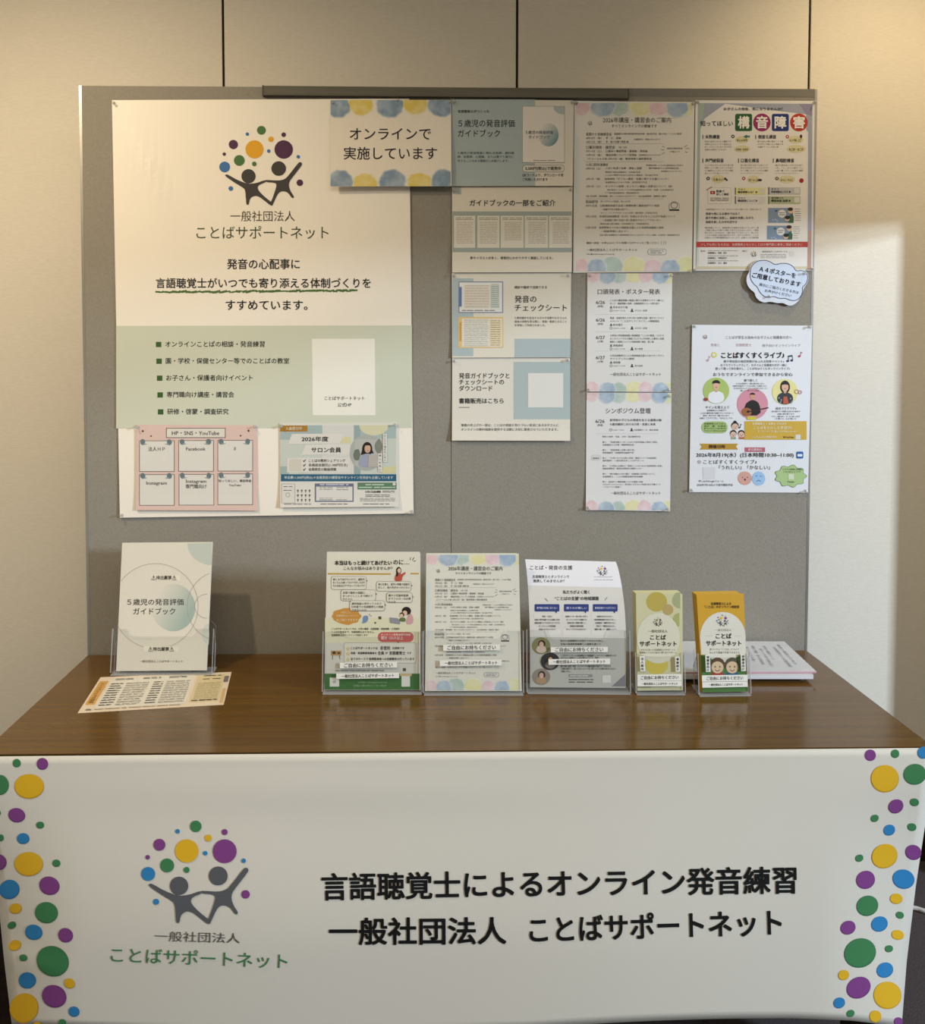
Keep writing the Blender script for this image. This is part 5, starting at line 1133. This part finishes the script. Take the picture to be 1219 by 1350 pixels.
rt, F, W = holder('small clear box holder at the right end with yellow and green trifold leaflets', (fr[0] - fr[1] * .006, *fr[1:]), .030, WT + .007, .10, .088, .078, None)
strip(rt, F, [(494, 444), (522, 444), (526, 545), (498, 546)], '保護者向け', (510, 448, 544), V, 17, vert=True)
strip(rt, F, [(704, 440), (732, 440), (736, 540), (708, 541)], '保護者向け', (720, 444, 538), V, 17, vert=True)
strip(rt, F, [(474, 566), (746, 562), (747, 600), (475, 604)], 'ご自由にお持ちください', (502, 720, 583), V, 23)
strip(rt, F, [(476, 606), (746, 602), (747, 634), (477, 640)], '一般社団法人ことばサポートネット', (516, 718, 621), V, 15)

# ------------------------------------------------------------------ flat papers
def flat(name, label, cat, px, z, thick, paper, edge=None, group=None):
    """px: photo corners TL TR BR BL of the paper's upper face at height z"""
    w4 = [tpt(x, y, z) for x, y in px]
    for p in w4: p.y = min(p.y, -0.003)
    c = sum(w4, Vector()) / 4; c.z = z - thick
    root = empty(name, c, label, cat, group)
    D_ = Vector((0, 0, thick))
    v = [w4[i] - c for i in (3, 2, 1, 0)]
    link_mesh('cover' if thick > .001 else 'sheet', [p - D_ for p in v] + v, BOXF, [mat(paper, .45)] + ([mat(edge)] if edge else []), [0, 0, 1, 1, 1, 1] if edge else None, root)
    return root, w4
class Flat(Sheet):
    def __init__(s, root, w4):
        s.root = root; s.off = root.location; s.w4 = w4; s.parts = {}; s.view(0, 0, 1); s.N = Vector((0, 0, 1))
    def at(s, a, b, layer):
        w4 = s.w4; p = (w4[0] * (1 - a) + w4[1] * a) * (1 - b) + (w4[3] * (1 - a) + w4[2] * a) * b
        return p + s.N * EPS * 1.5 * layer
r, w4 = flat('sheet', 'orange-bordered check sheet lying flat on the table before the guidebook stand', 'sheet', [(132.5, 892.8), (305.1, 885.8), (294.7, 928.7), (102.3, 940)], TZ + .0008, .0006, 'e6d3b8')
r.name = 'check_sheet'
S = Flat(r, w4); S.view(0, 0, 297, 210)               # millimetres on the sheet
S.rect('print', 5, 28, 24, 168, 'cf9f58'); S.rect('print', 28, 12, 216, 192, 'e0dac9', 1); S.rect('print', 222, 14, 284, 186, 'd9c79a', 1); S.rect('print', 287, 110, 294, 200, 'd3b07a', 1)
S.parts['color_blocks'] = S.parts.pop('print')
for x0 in (38, 100, 158): S.greek('body_text', x0, x0 + 40, 18, 24, 2, 2.4, '4a463e', 3)
for y in range(48, 182, 14):
    S.greek('body_text', 34, 62, y, y + 3, 2, 2.2, '55514a', 3); S.greek('body_text', 68, 118, y, y + 5, 2, 1.8, '8d877a', 3)
    S.greek('body_text', 128, 150, y, y + 3, 2, 2.2, '55514a', 3); S.greek('body_text', 156, 210, y, y + 5, 2, 1.8, '8d877a', 3)
S.greek('body_text', 236, 276, 22, 22, 1, 3.4, '3a3630', 3); S.greek('body_text', 236, 276, 44, 44, 1, 3.4, '3a3630', 3); S.greek('body_text', 228, 280, 70, 165, 12, 1.6, 'a0936e', 3); S.greek('body_text', 226, 280, 176, 180, 2, 2.6, '55514a', 3); S.greek('body_text', 30, 212, 198, 198, 1, 2.2, '66624f', 3)
for k, ch in enumerate('発音のチェックシート'):          # heading set along the sheet's left side
    v_, f_, a_, b_ = glyphs(ch, 0, 2); S.put('heading', [(14 - (y_ - .36) * -11, 155 - k * 12.2 - (x_ - .5) * 11) for x_, y_, z_ in v_], f_, '4d3213', 3)
S.rrect('tag_print', 284, 28, 294, 70, 4, '77726e', 2); S.disc('tag_print', 17, 196, 5, '8a857c', 2); S.disc('tag_print', 22, 198, 3, '8a857c', 2)
S.done()

b3 = flat('booklet', 'lowest booklet with a blue cover in the pile behind the trifold holders', 'booklet', [(898, 853), (1024, 853), (1059, 892.5), (884, 892.5)], TZ + .0068, .0063, '6d8696', '7f95a3', None)[0]
b2 = flat('booklet', 'middle white booklet in the pile behind the trifold holders', 'booklet', [(899, 849), (1030, 849), (1072, 889.5), (886, 889.5)], TZ + .0190, .0102, 'dad9dc', 'd9d7da', None)[0]
r, w4 = flat('booklet', 'top white booklet with pink edge in the pile behind the trifold holders', 'booklet', [(900, 844.8), (1033.5, 845.6), (1076, 885.3), (888, 886)], TZ + .0235, .0036, 'd9dde2', 'c99aa8', None)
S = Flat(r, w4); S.view(0, 0, 210, 150)
for k, (x, y0, y1, t) in enumerate(((190, 18, 118, '構音の検査のための'), (178, 30, 130, '言語聴覚士の記録用紙'), (160, 25, 95, '発音の確認シート'), (150, 40, 128, '絵カードを見て名前を言う'), (138, 25, 118, '構音の検査・音の記録用紙'), (126, 30, 105, '気づいたことを書く'), (100, 30, 90, '実施上の注意'), (70, 22, 116, '保護者の方への聞き取り'), (56, 30, 120, 'お子さんの様子について'), (40, 25, 100, 'ご記入ください'))):
    v_, f_, a_, b_ = glyphs(t, 0, 1); sc = (y1 - y0) / (b_ - a_)
    S.put('lettering', [(x + (y_ - .36) * 6, y0 + (x_ - a_) * sc) for x_, y_, z_ in v_], f_, '8b8f96', 2)
S.done()

# white lead on the floor by the wall
pts = [hit(x, y, Vector((0, 0, .006)), TN) for x, y in ((1180, 1194), (1205, 1196), (1222, 1203), (1250, 1206), (1290, 1196))]
cu = bpy.data.curves.new('cable', 'CURVE'); cu.dimensions = '3D'; cu.bevel_depth = .006; cu.bevel_resolution = 3
sp_ = cu.splines.new('NURBS'); sp_.points.add(len(pts) - 1); sp_.order_u = 3; sp_.use_endpoint_u = True
for p_, q_ in zip(sp_.points, pts): p_.co = (*q_, 1)
tmp = bpy.data.objects.new('cable', cu); me = bpy.data.meshes.new_from_object(tmp); me.materials.append(mat('d6d3cc')); bpy.data.objects.remove(tmp)
o = bpy.data.objects.new('cable', me); COL.objects.link(o); tag(o, 'white cable on the floor at the right, beside the banner', 'cable')
